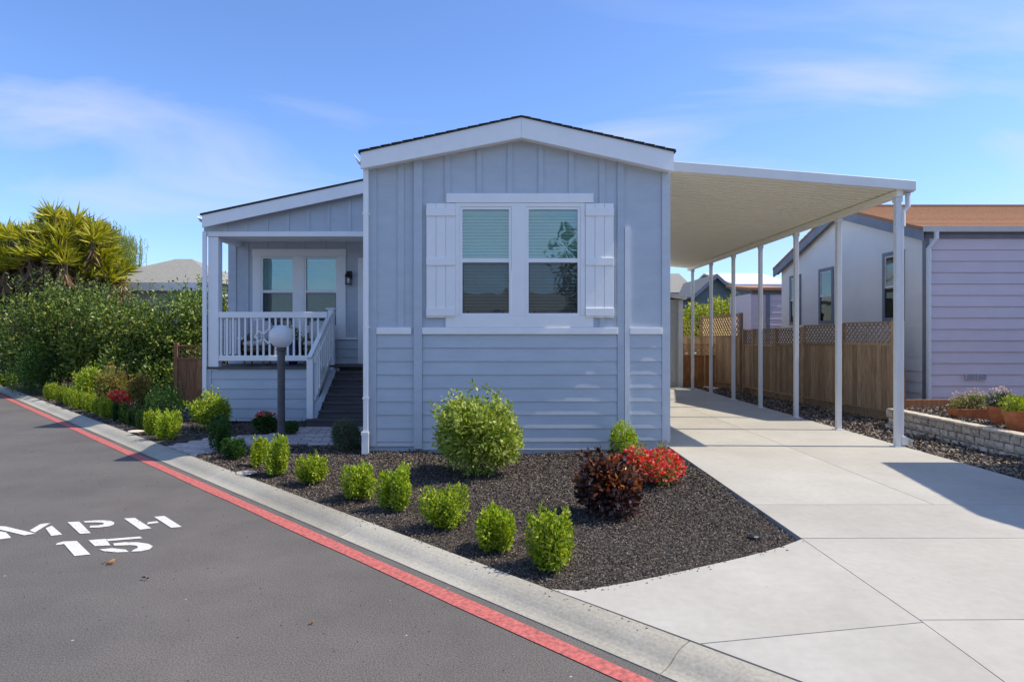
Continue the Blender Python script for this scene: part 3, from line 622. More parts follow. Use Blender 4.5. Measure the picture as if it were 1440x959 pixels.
# gutter and downspout at the left corner
def gutter(parent, x, z, y0, y1, side=-1, mat=None, w=.10, h=.10):
    return MB().prism_y([(x, z - h), (x + side * w * .45, z - h), (x + side * w * .75, z - h * .45), (x + side * w, z), (x + side * w * .92, z), (x + side * w * .66, z - h * .42), (x + side * w * .4, z - h * .9), (x, z - h * .9)], y0, y1).build('gutter', mat or M['trim'], parent)
gutter(home, ex0 - .002, zt(216), RY0 + .01, 11.45, -1, w=.10, h=.11)
dsx0, dsx1 = gx(510.6, 8.5), gx(517.4, 8.5)
m = MB(); m.box(dsx0, dsx1, 8.50, 8.56, gz(606, 8.5), gz(232, 8.5)); m.build('downspout', M['trim'], home, bevel=.004)
m = MB(); m.box(dsx0 - .018, dsx1 + .006, 8.49, 8.57, .10, gz(606.5, 8.5)); m.box(dsx0 - .025, dsx1 + .012, 8.485, 8.575, gz(612, 8.5), gz(607.5, 8.5)); m.build('drain_pipe', M['trim'], home)
for v in (300, 460, 560): bx('strap', dsx0 - .008, dsx1 + .008, 8.495, 8.60, gz(v, 8.5) - .012, gz(v, 8.5) + .012, M['trim'], home)

# --- rear wing with the porch
ZP = 11.68; ZR_ = 13.0; PXL = -5.52; DECK = 1.10
def px_(u): return gx(u, ZP)
def pz_(v): return gz(v, ZP)
PY0 = 11.48
rzL_t, rzL_b = gz(302.5, PY0), gz(320, PY0); xe0 = gx(284, PY0)
sl = .213
xr = -1.65; zrt = rzL_t + sl * (xr - xe0)
slope('wing_roof', xe0 - .03, rzL_t - .006, xr, zrt, PY0 - .02, 25, .03, M['shingle'], home)
MB().prism_y([(xr + .001, zrt), (2.22, zrt - sl * 3.8 - .16), (2.22, zrt - sl * 3.8 - .13), (xr + .001, zrt + .03)], 14.2, 25).build('wing_roof', M['shingle'], home)
MB().prism_y([(xe0, rzL_b), (-1.9, rzL_b + sl * (-1.9 - xe0)), (-1.9, rzL_t + sl * (-1.9 - xe0) - .004), (xe0, rzL_t - .004)], PY0, PY0 + .035).build('rake_board', M['trim'], home)
gutter(home, xe0 - .002, rzL_t - .02, PY0 + .01, 24, -1, w=.10, h=.10)
MB().box(px_(286.5), px_(292), ZP - .06, ZP - .02, .12, rzL_b - .05).build('downspout', M['trim'], home, bevel=.004)
# gable wall over the porch opening
gb = pz_(326)
MB().prism_y([(PXL, gb), (-1.88, gb), (-1.88, rzL_b + sl * (-1.9 - xe0) + .04), (PXL, rzL_b + .05)], ZP, ZP + .12).build('porch_gable_wall', M['siding'], home)
for u0, u1 in ((315, 320), (343.8, 348.8), (373.8, 377.6), (402.5, 407), (431, 435.8), (460, 464), (488.8, 494)):
    x0, x1 = px_(u0), px_(u1); bx('batten', x0, x1, ZP - .018, ZP, gb, rzL_b + sl * (x0 - xe0) + .03, M['siding'], home)
bx('porch_beam', px_(292), -1.89, ZP - .03, ZP + .14, pz_(333), gb - .001, M['trim'], home, bevel=.004)
bx('porch_beam', PXL + .02, PXL + .16, ZP + .141, ZR_ - .001, pz_(333), gb - .001, M['trim'], home)
MB().box(PXL + .16, -1.88, ZP + .141, ZR_ - .001, gb + .005, gb + .03).build('porch_ceiling', M['trim'], home)
# posts
cx0, cx1 = px_(292.7), px_(307)
bx('porch_post', cx0, cx1, ZP - .002, ZP + .17, DECK - .05, pz_(333.2), M['trim'], home, bevel=.005)
bx('post_base', cx0 - .02, cx1 + .025, ZP - .03, ZP + .20, DECK - .06, DECK - .052, M['trim'], home)
# rear wall of the porch with window opening
rx = lambda u: gx(u, ZR_)
rz = lambda v: gz(v, ZR_)
wx0, wx1, wz0, wz1 = rx(367.6), rx(475.4), rz(460), rz(361.2)
RWL = rx(322)
wl = MB(); wl.box(RWL, wx0, ZR_, ZR_ + .14, DECK - .1, 4.1); wl.box(wx1, -1.88, ZR_, ZR_ + .14, DECK - .1, 4.1); wl.box(wx0, wx1, ZR_, ZR_ + .14, DECK - .1, wz0); wl.box(wx0, wx1, ZR_, ZR_ + .14, wz1, 3.6)
wl.build('porch_wall', M['siding'], home)
MB().box(RWL, RWL + .14, ZR_ + .14, 24.5, .15, 3.72).build('side_wall', M['siding'], home)
bx('corner_board', rx(321.5), rx(332.5), ZR_ - .022, ZR_, DECK, gb, M['siding'], home)
for u0, u1 in ((346, 350), (372.5, 376), (399, 402.5), (425.5, 429), (454, 458), (482, 486)):
    z0 = rz(351) if u0 > 352 else rz(476)
    bx('batten', rx(u0), rx(u1), ZR_ - .018, ZR_, z0, gb, M['siding'], home)
bx('window_head', rx(355.5), rx(487), ZR_ - .035, ZR_, rz(360.8), rz(350.5), M['trim'], home, bevel=.003)
for u0, u1 in ((356, 367.4), (414.3, 428.2), (475.6, 486.5)): bx('casing', rx(u0), rx(u1), ZR_ - .028, ZR_, rz(460.1), rz(361), M['trim'], home)
for u0, u1 in ((367.6, 414.1), (428.4, 475.4)):
    window(home, rx(u0), rx(u1), rz(460), rz(361.2), ZR_, rz(410))
bx('mullion_post', rx(414.3), rx(428.2), ZR_ + .001, ZR_ + .12, wz0, wz1, M['trim'], home)
bx('window_apron', rx(357), rx(487), ZR_ - .028, ZR_, rz(474), rz(460.2), M['trim'], home)
bx('belt', rx(332.6), rx(503.5), ZR_ - .036, ZR_, rz(477.5), rz(474.2), M['trim'], home)
z = rz(477.8)
while z > DECK + .02:
    plank(rx(332.6), rx(503.5), ZR_, max(z - .18, DECK), z - .0015, M['siding'], home); z -= .18
# door with casing
bx('door_casing', rx(503.8), rx(511.5), ZR_ - .03, ZR_, DECK, rz(369), M['trim'], home)
d = bx('door', rx(511.8), rx(511.8) + .92, ZR_ - .018, ZR_ - .001, DECK + .01, rz(372), M['trim'], home)
bx('door_handle', rx(511.8) + .05, rx(511.8) + .09, ZR_ - .07, ZR_ - .0185, DECK + .98, DECK + 1.08, M['black_metal'], d)
bx('door_casing', rx(511.8) + .93, rx(511.8) + 1.04, ZR_ - .03, ZR_, DECK, rz(369), M['trim'], home)
bx('door_casing', rx(503.8), rx(511.8) + 1.04, ZR_ - .031, ZR_, rz(368.8), rz(363), M['trim'], home)
# skirt below the deck
SX1 = -3.42
bx('skirt_wall', PXL, SX1 - .01, ZP + .005, ZP + .10, .10, DECK - .042, M['siding'], home)
bx('corner_board', PXL, px_(297.5), ZP - .02, ZP + .005, .12, DECK - .042, M['siding'], home)
z = DECK - .045; i = 0
while z > .14:
    plank(px_(297.8), SX1, ZP + .005, max(z - .178, .12), z - .0015, M['siding'], home); z -= .178
bx('skirt_wall', PXL + .005, PXL + .10, ZP + .101, ZR_ - .002, .10, DECK - .12, M['siding'], home)
# deck boards
ndk = 9; dw = (ZR_ - ZP + .02) / ndk
for k in range(ndk):
    y0 = ZP - .04 + k * dw
    x1 = SX1 if y0 + dw < 12.52 else -1.89
    bx('deck_board', PXL - .02, x1, y0, y0 + dw - .006, DECK - .04, DECK, M['deck'], home)
# stairs cut into the deck: eight risers
NS = 8; rise = (DECK - PAD) / NS; y0s = 10.95; run = (12.52 - y0s) / (NS - 1)
for k in range(NS):
    zt_ = PAD + rise * (k + 1); ys_ = y0s + run * k
    x0s = -3.44 if k == 0 else -3.28
    bx('riser', x0s + .01, -1.90, ys_ + .02, ys_ + .045, zt_ - rise - (.0 if k else .02), zt_ - .031, M['deck'], home)
    if k < NS - 1: bx('tread', x0s, -1.89, ys_ - .012, ys_ + run + .015, zt_ - .03, zt_, M['deck'], home, bevel=.004)
MB().prism_x([(11.10, PAD + .10), (12.5, DECK - .045), (12.5, .1), (11.10, .1)], -3.40, -3.30).build('stringer', M['siding'], home)
# railing: front
rl = MB(); rx0 = cx1; rx1 = -3.27; ry = ZP + .04
rail = MB().box(rx0, rx1, ry - .035, ry + .035, pz_(447), pz_(438.6)).build('railing', M['trim'], home, bevel=.006)
bx('bottom_rail', rx0, rx1 - .15, ry - .028, ry + .028, pz_(507.5), pz_(500), M['trim'], rail, bevel=.004)
nb = 17
for k in range(nb):
    x = rx0 + .035 + (rx1 - .16 - rx0 - .05) * k / (nb - 1)
    bx('baluster', x - .016, x + .016, ry - .016, ry + .016, pz_(500.2), pz_(446.8), M['trim'], rail)
# diamond ornament in the middle of the railing
dc = (rx0 + rx1 - .15) / 2; dz = pz_(473)
for off, hw, hh in ((0, .135, .135), (-.17, .085, .10), (.17, .085, .10)):
    m = MB(); pts = [(dc + off - hw, dz), (dc + off, dz + hh), (dc + off + hw, dz), (dc + off, dz - hh)]
    for a_, b_ in zip(pts, pts[1:] + pts[:1]): m.bar((a_[0], ry - .03, a_[1]), (b_[0], ry - .03, b_[1]), .022, .022, up=(0, 1, 0))
    m.build('diamond_ornament', M['trim'], rail)
# left side rail
rs = MB().box(PXL + .06, PXL + .12, ZP + .18, ZR_ - .03, pz_(447), pz_(438.6)).build('side_railing', M['trim'], home)
bx('bottom_rail', PXL + .065, PXL + .115, ZP + .18, ZR_ - .03, pz_(507.5), pz_(500), M['trim'], rs)
for k in range(8):
    y = ZP + .28 + k * .125; bx('baluster', PXL + .075, PXL + .107, y, y + .032, pz_(500.2), pz_(446.8), M['trim'], rs)
# stair railing
ny0, ny1 = 11.12, 12.44; nx = -3.40
nb_top = gz(502, ny0); nt_top = gz(437, ny1)
sr = MB().bar((nx, ny0 - .07, nb_top - .02), (nx, ny1, nt_top - .01), .075, .05).build('stair_railing', M['trim'], home)
bx('newel', nx - .055, nx + .055, ny0 - .055, ny0 + .055, PAD + rise, nb_top - .04, M['trim'], sr, bevel=.004)
m = MB(); m.box(nx - .055, nx + .055, ny1 - .05, ny1 + .06, DECK - .1, nt_top + .02); m.build('newel', M['trim'], sr)
bx('newel_cap', nx - .09, nx + .09, ny1 - .085, ny1 + .095, nt_top + .021, nt_top + .05, M['trim'], sr, bevel=.008)
zb0 = PAD + rise + .16; zb1 = DECK + .14
MB().bar((nx, ny0 + .055, zb0), (nx, ny1 - .05, zb1), .04, .07).build('bottom_rail', M['trim'], sr)
for k in range(9):
    f = (k + 1) / 10; y = ny0 + (ny1 - ny0) * f
    bx('baluster', nx - .016, nx + .016, y - .016, y + .016, zb0 + (zb1 - zb0) * f + .02, nb_top - .06 + (nt_top - nb_top) * f, M['trim'], sr)
MB().tube([(nx + .06, ny0 + .02, nb_top - .12), (nx + .07, ny1 - .1, nt_top - .12)], .018, 8).build('handrail', M['trim'], sr, smooth=True)

# wall lantern
lz = rz(391); lx = rx(492)
lan = empty('wall_lantern', (lx, ZR_ - .02, lz - .15), 'small black wall lantern beside the porch window', 'wall light')
MB().box(lx - .045, lx + .045, ZR_ - .02, ZR_ - .0005, lz - .02, lz + .14).build('backplate', M['black_metal'], lan, bevel=.006)
MB().lathe([(.01, .13), (.035, .125), (.05, .10), (.075, .03), (.08, .02), (.06, .015)], (lx, ZR_ - .11, lz), 12).build('hood', M['black_metal'], lan)
MB().bar((lx, ZR_ - .02, lz + .09), (lx, ZR_ - .10, lz + .10), .02).build('arm', M['black_metal'], lan)
m = MB()
for a_, b_ in ((-1, -1), (1, -1), (1, 1), (-1, 1)): m.bar((lx + .05 * a_, ZR_ - .11 + .05 * b_, lz + .02), (lx + .05 * a_, ZR_ - .11 + .05 * b_, lz - .13), .010)
m.box(lx - .058, lx + .058, ZR_ - .168, ZR_ - .052, lz - .145, lz - .13); m.build('cage', M['black_metal'], lan)
MB().lathe([(.025, -.11), (.03, -.05), (.02, .0)], (lx, ZR_ - .11, lz), 10).build('lamp_glass', M['globe'], lan, smooth=True)

# porch furniture
def wicker_chair(x, y, rot, label):
    c = empty('wicker_chair', (x, y, DECK), label, 'chair', 'wicker chairs on the porch')
    m = MB()                                    # tub shaped woven shell
    n = 14
    for i in range(n):
        a0 = math.pi * (-.12 + 1.24 * i / n); a1 = math.pi * (-.12 + 1.24 * (i + 1) / n)
        h0 = .34 + .30 * max(0, math.sin(a0)) ** 1.5; h1 = .34 + .30 * max(0, math.sin(a1)) ** 1.5
        for (ra, rb) in ((.33, .30),):
            p = lambda a, r_, z: (x + math.cos(a) * r_, y + math.sin(a) * r_, DECK + z)
            vs = [p(a0, .27, .10), p(a1, .27, .10), p(a1, ra, h1 + .12), p(a0, ra, h0 + .12), p(a0, .24, .10), p(a1, .24, .10), p(a1, rb, h1 + .12), p(a0, rb, h0 + .12)]
            m.add(vs, [(0, 1, 2, 3), (7, 6, 5, 4), (3, 2, 6, 7), (0, 4, 5, 1)])
    m.build('woven_shell', M['wicker'], c)
    MB().lathe([(.25, .26), (.27, .30), (.26, .34), (.10, .36)], (x, y, DECK), 16).build('seat', M['wicker'], c)
    MB().lathe([(.20, .36), (.255, .39), (.255, .43), (.20, .46), (.05, .47)], (x, y - .02, DECK), 16).build('seat_cushion', M['cushion'], c, smooth=True)
    m = MB(); m.box(x - .21, x + .21, y + .12, y + .24, DECK + .47, DECK + .86); o = m.build('back_cushion', M['cushion'], c, bevel=.05, smooth=True); o.rotation_euler = (R(-10), 0, 0)
    for sx_, sy_ in ((-1, -1), (1, -1), (1, 1), (-1, 1)):
        MB().tube([(x + .18 * sx_, y + .18 * sy_, DECK), (x + .17 * sx_, y + .17 * sy_, DECK + .28)], .018, 8).build('leg', M['wicker'], c)
    return c
wicker_chair(gx(362, 12.45), 12.45, 0, 'brown wicker chair with pale cushions behind the left half of railing')
wicker_chair(gx(446, 12.5), 12.5, 0, 'brown wicker chair with pale cushions beside the top newel post')
pot = empty('blue_pot', (gx(412, 12.55), 12.55, DECK), 'small blue glazed pot with a plant, between the two wicker chairs', 'pot')
px0 = gx(412, 12.55)
MB().lathe([(.07, .0), (.10, .10), (.11, .30), (.095, .42), (.11, .45), (.09, .45), (.08, .40)], (px0, 12.55, DECK), 16).build('pot_body', M['blue'], pot, smooth=True)
quads('foliage', blob_leaves([(px0, 12.55, DECK + .55, .13, .13, .16)], 160, .09, .035, 0.2), M['laurel'], pot, (px0, 12.55, DECK + .5))

# ------------------------------------------------------------------ globe lamp
lx, ly = gx(395.5, 9.68), 9.68
lamp = empty('garden_lamp', (lx, ly, .09), 'dark grey lamp post with white globe beside the paver path', 'lamp post')
MB().lathe([(.055, 0), (.055, 1.30), (.05, 1.31), (.05, 1.36), (.075, 1.37), (.075, 1.395), (.06, 1.40)], (lx, ly, .075), 18).build('post', M['pole'], lamp)
prf = [(.065, -.165)] + [(.178 * math.sin(math.pi * k / 16), -.178 * math.cos(math.pi * k / 16)) for k in range(2, 16)] + [(.003, .178)]
MB().lathe(prf, (lx, ly, 1.655), 28).build('globe', M['globe'], lamp, smooth=True)
MB().lathe([(.066, -.02), (.07, 0), (.07, .012), (.062, .016)], (lx, ly, 1.49), 18).build('collar', M['pole'], lamp)

# ------------------------------------------------------------------ carport
CY0, CY1 = 8.88, 19.35
cz = lambda x: 3.97 - (x - 2.24) * 0.080        # underside of the pans
CX0, CX1 = 2.235, 5.69
car = empty('carport', (5.5, 9.0, PAD), 'cream metal carport awning on white posts attached to the blue house', 'carport')
# ribbed pans, each a shallow tray running from the house to the beam
pw = 0.152; npan = int((CY1 - CY0 - .1) / pw)
pan_me = None
for k in range(npan):
    y = CY0 + .06 + k * pw
    m = MB()
    for xa_, xb_ in ((CX0, CX1 - .08),):
        pr = [(0, .045), (.018, .045), (.030, 0), (.122, 0), (.134, .045), (pw, .045)]
        vs = []
        for x in (xa_, xb_):
            for q, h_ in pr: vs.append((x, y + q, cz(x) + h_))
            for q, h_ in pr[::-1]: vs.append((x, y + q, cz(x) + h_ + .004))
        n = len(pr) * 2
        m.add(vs, [tuple(range(n - 1, -1, -1)), tuple(range(n, 2 * n))] + [(i, (i + 1) % n, (i + 1) % n + n, i + n) for i in range(n)])
    if pan_me is None:
        o = m.build('roof_pan', M['alu'], car); pan_me = o.data; pw0 = WL[o.name].copy(); y00 = y
    else: inst('roof_pan', pan_me, pw0 + Vector((0, y - y00, 0)), car)
MB().prism_y([(CX0, cz(CX0) - .012), (CX1, cz(CX1) - .012), (CX1, cz(CX1) + .125), (CX0, cz(CX0) + .125)], CY0, CY0 + .05).build('front_fascia', M['alu_w'], car, bevel=.006)
MB().prism_y([(CX0, cz(CX0) - .012), (CX1, cz(CX1) - .012), (CX1, cz(CX1) + .125), (CX0, cz(CX0) + .125)], CY1 - .05, CY1).build('rear_fascia', M['alu_w'], car)
MB().box(CX0 - .03, CX0 + .03, CY0 + .051, CY1 - .051, cz(CX0) - .03, cz(CX0) + .10).build('ledger', M['alu_w'], car)
BXm = 5.50; bz1 = cz(BXm) - .006
MB().box(BXm - .045, BXm + .045, CY0 + .06, CY1 - .06, bz1 - .095, bz1).build('beam', M['alu'], car, bevel=.004)
MB().box(CX1 - .075, CX1, CY0 + .051, CY1 - .051, cz(CX1) - .02, cz(CX1) + .11).build('gutter', M['alu_w'], car)
for k, y in enumerate([9.0, 10.6, 12.15, 13.85, 15.5, 17.2, 18.9]):
    p = bx('post', BXm - .038, BXm + .038, y - .038, y + .038, PAD, bz1 - .096, M['alu_w'], car, bevel=.006)
    bx('base_plate', BXm - .07, BXm + .07, y - .07, y + .07, PAD + .0005, PAD + .012, M['alu_w'], p)
    bx('bracket', BXm - .048, BXm + .048, y - .045, y + .045, bz1 - .16, bz1 - .0965, M['alu_w'], p)
# downspout on the first post
MB().tube([(5.64, 8.99, 3.66), (5.64, 8.99, 3.48), (5.567, 8.985, 3.40), (5.567, 8.985, 3.2)], .035, 8).build('downspout_elbow', M['alu_w'], car)
MB().box(5.5385, 5.572, 8.963, 9.037, PAD + .10, 3.3).build('downspout', M['alu_w'], car, bevel=.005)
MB().prism_y([(5.540, .14), (5.540, .26), (5.592, .26), (5.68, .21), (5.68, .14), (5.672, .14), (5.672, .20), (5.62, .22), (5.62, .14)], 8.945, 9.035).build('downspout_shoe', M['alu_w'], car)

# ------------------------------------------------------------------ fences
def lattice(m, p0, p1, z0, z1, pitch=.085, w=.026, d=.008):
    """two layers of diagonal laths clipped to the panel"""
    p0 = Vector(p0); p1 = Vector(p1); Ln = (p1 - p0).length; dr = (p1 - p0).normalized(); nrm = Vector((-dr.y, dr.x, 0)); hh = z1 - z0
    for sgn, off in ((1, d * .6), (-1, -d * .6)):
        k = -hh
        while k < Ln + hh:
            a, b = (k, k + hh)                 # line from (a, z0) to (b, z1) (or mirrored)
            t0 = max(0, (0 - a) / hh); t1 = min(1, (Ln - a) / hh)
            if t1 - t0 > .03:
                q0 = t0 if sgn > 0 else 1 - t0; q1 = t1 if sgn > 0 else 1 - t1
                s0 = a + t0 * hh; s1 = a + t1 * hh
                A = Vector((*(p0.xy + dr.xy * s0), z0 + q0 * hh)) + nrm * off; B = Vector((*(p0.xy + dr.xy * s1), z0 + q1 * hh)) + nrm * off
                m.bar(A, B, d, w, up=nrm)
            k += pitch * 1.414
    return m
def fence_run(fe, p0, p1, base, top, mat, lat=.40, board=.14, pitch=.085):
    p0 = Vector((*p0, 0)); p1 = Vector((*p1, 0)); Ln = (p1 - p0).length; dr = (p1 - p0).normalized(); rot = math.atan2(dr.y, dr.x)
    zl = top - lat
    nbd = max(1, round(Ln / board)); bw = Ln / nbd
    key = ('fb', mat.name, round(bw, 3), round(zl - base, 3))
    for k in range(nbd):
        c = p0 + dr * (bw * (k + .5))
        if key not in BOXC:
            o = MB().box(-bw / 2 + .003, bw / 2 - .003, -.009, .009, 0, zl - base - .20).build('fence_board', mat, fe, origin=(0, 0, 0)); BOXC[key] = o.data; place(o, (c.x, c.y, base + .16), fe); o.rotation_euler = (0, 0, rot)
        else:
            o = inst('fence_board', BOXC[key], (c.x, c.y, base + .16), fe, rot=(0, 0, rot + random.uniform(-.03, .03)))
    nrm = Vector((-dr.y, dr.x, 0))
    def rail(name, z0, z1, th, off=0.0):
        a = p0 + nrm * off; b = p1 + nrm * off
        MB().bar((a.x, a.y, (z0 + z1) / 2), (b.x, b.y, (z0 + z1) / 2), th, z1 - z0).build(name, mat, fe)
    rail('kickboard', base, base + .155, .035); rail('rail', base + .16, base + .20, .045, .032); rail('rail', zl - .05, zl, .05); rail('cap_rail', top - .03, top, .06)
    if lat > .1:
        m = MB(); lattice(m, p0, p1, zl, top - .03, pitch); o = m.build('lattice_panel', mat, fe); o['kind'] = 'stuff'
def fpost(fe, p, base, top, mat, w=.09): return bx('post', p[0] - w / 2, p[0] + w / 2, p[1] - w / 2, p[1] + w / 2, base - .02, top, mat, fe, bevel=.004)

FP = [(7.12, 11.75), (6.93, 13.2), (6.80, 14.65), (6.70, 15.9), (6.63, 17.15), (6.60, 17.75)]
tops = [1.93, 1.90, 1.85, 1.84, 1.83]
fe = empty('wooden_fence', (7.12, 11.75, .08), 'weathered brown board fence with lattice top behind the carport posts', 'fence')
for (a, b), tp in zip(zip(FP, FP[1:]), tops):
    d = Vector((b[0] - a[0], b[1] - a[1])).normalized() * .05
    fence_run(fe, (a[0] + d.x, a[1] + d.y), (b[0] - d.x, b[1] - d.y), .075, tp, M['fence'])
for p, tp in zip(FP, tops + [1.83]): fpost(fe, p, .075, tp + .012, M['fence'])
fe2 = empty('wooden_fence', (6.6, 18.0, .08), 'taller weathered fence with open louvred top at the back corner, behind the gate', 'fence')
P2 = [(6.60, 18.0), (6.3, 20.6), (4.9, 21.5), (3.4, 21.6)]
for (a, b), tp, lt in zip(zip(P2, P2[1:]), (2.28, 2.12, 2.02), (.62, .5, .05)):
    d = Vector((b[0] - a[0], b[1] - a[1])).normalized() * .05
    fence_run(fe2, (a[0] + d.x, a[1] + d.y), (b[0] - d.x, b[1] - d.y), .075, tp, M['fence'], lat=lt, pitch=.11)
for p in P2: fpost(fe2, p, .075, 2.3, M['fence'])
# cedar gate
gy = 19.65; g0, g1 = gx(959, gy), gx(1023, gy)
gate = empty('wooden_gate', ((g0 + g1) / 2, gy, .1), 'orange cedar double gate with lattice top at the end of the driveway', 'gate')
gt = gz(484, gy)
fence_run(gate, (g0 + .06, gy), ((g0 + g1) / 2 - .02, gy), .10, gt, M['cedar'], lat=.34, board=.15, pitch=.12)
fence_run(gate, ((g0 + g1) / 2 + .02, gy), (g1 - .06, gy), .10, gt, M['cedar'], lat=.34, board=.15, pitch=.12)
for x in (g0, g1): bx('post', x - .05, x + .05, gy - .05, gy + .05, .05, gt + .05, M['cedar'], gate)
for u in (966, 978): MB().lathe([(.01, -.03), (.035, -.02), (.04, 0), (.035, .02), (.01, .03)], (gx(u, gy - .08), gy - .08, gz(497, gy)), 10).build('knob', M['alu_w'], gate)
# cedar fence left of the porch
fl = empty('wooden_fence', (-7.7, 15.0, .08), 'short cedar fence panel with lattice top beside the porch corner', 'fence')
fy = 15.0; f0, f1 = gx(250, fy), gx(302, fy)
cedar2 = pmat('brown_cedar_board', (0.24, 0.10, 0.04), (0.42, 0.20, 0.09), 6, 0.75, 0.4, 60, rnd=0.2, stretch=(5, 5, 0.5))
fence_run(fl, (f0, fy), (f1, fy), .22, gz(485, fy), cedar2, lat=.30, board=.20, pitch=.09)
bx('kickboard', f0, f1, fy - .05, fy - .02, .08, .40, cedar2, fl)
fpost(fl, (f0 - .03, fy), .08, gz(484, fy) + .03, cedar2)

# ------------------------------------------------------------------ lavender neighbour home
NX, NY0, NY1 = 7.72, 11.8, 17.95
nb_ = empty('neighbour_home', (NX, NY0, .3), 'lavender sided home with brown shingle roof right of the carport', 'house')
ez = gz(320, NY0); rzg = gz(293.5, 14.75); ym = 14.75
gpoly = [(NY0, .2), (NY1, .2), (NY1, ez - .13), (ym, rzg - .075), (NY0, ez - .10)]
MB().prism_x(gpoly, NX, NX + .12).build('gable_wall', M['panelw'], nb_)
MB().box(NX + .12, 22, NY0 + .02, NY0 + .12, .2, ez - .05).build('front_wall', M['lav'], nb_)
MB().box(NX - .012, NX + .06, NY0 - .03, NY0 + .06, .35, ez - .10).build('corner_board', M['slate_trim'], nb_)
lap = .209; z = ez - .20
while z > .40:
    plank(NX + .07, 20.0, NY0 + .02, max(z - lap, .38), z - .002, M['lav'], nb_, d0=.026); z -= lap
bx('frieze', NX + .06, 20.2, NY0 - .03, NY0 + .02, ez - .20, ez - .09, M['slate_trim'], nb_)
for k in range(4):
    m = MB().prism_y([(NX, .40 + k * .2), (NX - .022, .40 + k * .2), (NX - .006, .598 + k * .2), (NX, .598 + k * .2)], NY0 + .07, NY1 - .05); m.build('siding_plank', M['panelw'], nb_)
# roof with courses
def roof_courses(parent, x0, x1, y0, z0, y1, z1, n, mat, name='roof'):
    m = MB()
    for k in range(n):
        a, b = k / n, (k + 1.0) / n
        ya_, yb_ = y0 + (y1 - y0) * a, y0 + (y1 - y0) * b; za_, zb_ = z0 + (z1 - z0) * a, z0 + (z1 - z0) * b
        m.prism_x([(ya_, za_ - .05), (ya_, za_ + .018), (yb_, zb_ + .004), (yb_, zb_ - .05)], x0, x1)
    return m.build(name, mat, parent)
roof_courses(nb_, NX - .16, 20.5, NY0 - .14, ez - .02, ym, rzg + .04, 18, M['brown_shingle'])
roof_courses(nb_, NX - .16, 20.5, NY1 + .22, ez - .10, ym + .002, rzg + .04, 18, M['brown_shingle'])
bx('ridge_cap', NX - .17, 20.5, ym - .08, ym + .08, rzg + .03, rzg + .075, M['brown_shingle'], nb_)
for pts in ([(NY0 - .14, ez - .26), (ym, rzg - .22), (ym, rzg - .01), (NY0 - .14, ez - .075)], [(ym + .002, rzg - .22), (NY1 + .22, ez - .34), (NY1 + .22, ez - .155), (ym + .002, rzg - .01)]):
    MB().prism_x(pts, NX - .15, NX - .11).build('rake_board', M['slate_trim'], nb_)
for pts in ([(NY0, ez - .20), (ym, rzg - .15), (ym, rzg - .06), (NY0, ez - .11)], [(ym + .002, rzg - .15), (NY1 + .2, ez - .28), (NY1 + .2, ez - .18), (ym + .002, rzg - .06)]):
    MB().prism_x(pts, NX - .109, NX - .001).build('soffit', M['slate_trim'], nb_)
MB().prism_x([(NY0 - .10, ez - .10), (NY0 - .17, ez - .10), (NY0 - .22, ez - .01), (NY0 - .14, ez - .005)], NX - .13, 20.3).build('gutter', M['alu_w'], nb_)
MB().tube([(NX + .11, NY0 - .15, ez - .09), (NX + .11, NY0 - .15, ez - .22), (NX + .02, NY0 - .07, ez - .40), (NX + .02, NY0 - .07, .50)], .042, 8).build('downspout', M['alu_w'], nb_)
MB().tube([(13.1, ym, rzg), (13.1, ym, rzg + .16)], .05, 8).build('vent_pipe', M['pole'], nb_)
for u0 in (1357, 1373):
    vn = bx('wall_vent', gx(u0, NY0), gx(u0 + 13, NY0), NY0 - .03, NY0 + .001, gz(534, NY0), gz(525.5, NY0), M['lav'], nb_)
    for q in range(3): bx('louvre', gx(u0 + 1, NY0), gx(u0 + 12, NY0), NY0 - .036, NY0 - .0301, gz(532.8 - q * 2.6, NY0), gz(531.4 - q * 2.6, NY0), M['slate_trim'], vn)
def side_window(y0, y1, z0, z1):
    t = .075; m = MB()
    m.box(NX - .03, NX - .001, y0, y1, z1 - t, z1); m.box(NX - .03, NX - .001, y0, y1, z0, z0 + t); m.box(NX - .03, NX - .001, y0, y0 + t, z0 + t, z1 - t); m.box(NX - .03, NX - .001, y1 - t, y1, z0 + t, z1 - t)
    w = m.build('window', M['slate_trim'], nb_)
    zm = (z0 + z1) / 2 + .02
    bx('meeting_rail', NX - .02, NX - .001, y0 + t, y1 - t, zm - .04, zm, M['alu_w'], w)
    bx('pane', NX - .010, NX - .007, y0 + t, y1 - t, zm, z1 - t, M['pane'], w); bx('pane', NX - .008, NX - .005, y0 + t, y1 - t, z0 + t, zm - .04, M['pane_low'], w)
    bx('sash', NX - .018, NX - .0105, y1 - t - .03, y1 - t, zm, z1 - t, M['alu_w'], w); bx('sash', NX - .018, NX - .0105, y0 + t, y1 - t - .031, z1 - t - .03, z1 - t, M['alu_w'], w)
    bx('curtain', NX - .004, NX - .002, y0 + t, y1 - t, zm, z1 - t, M['grey_curtain'], w); bx('curtain', NX - .004, NX - .002, y0 + t, y1 - t, z0 + t, zm, M['dark_in'], w)  # upper sheet is a curtain, lower one the unlit room painted near-black
M['grey_curtain'] = pmat('grey_curtain', (0.16, 0.18, 0.18), (0.26, 0.28, 0.27), 3, 0.8, stretch=(1, 6, 1))
side_window(12.40, 13.10, 1.95, 3.34); side_window(15.08, 15.78, 1.95, 3.29); side_window(16.75, 17.40, 1.95, 3.27)
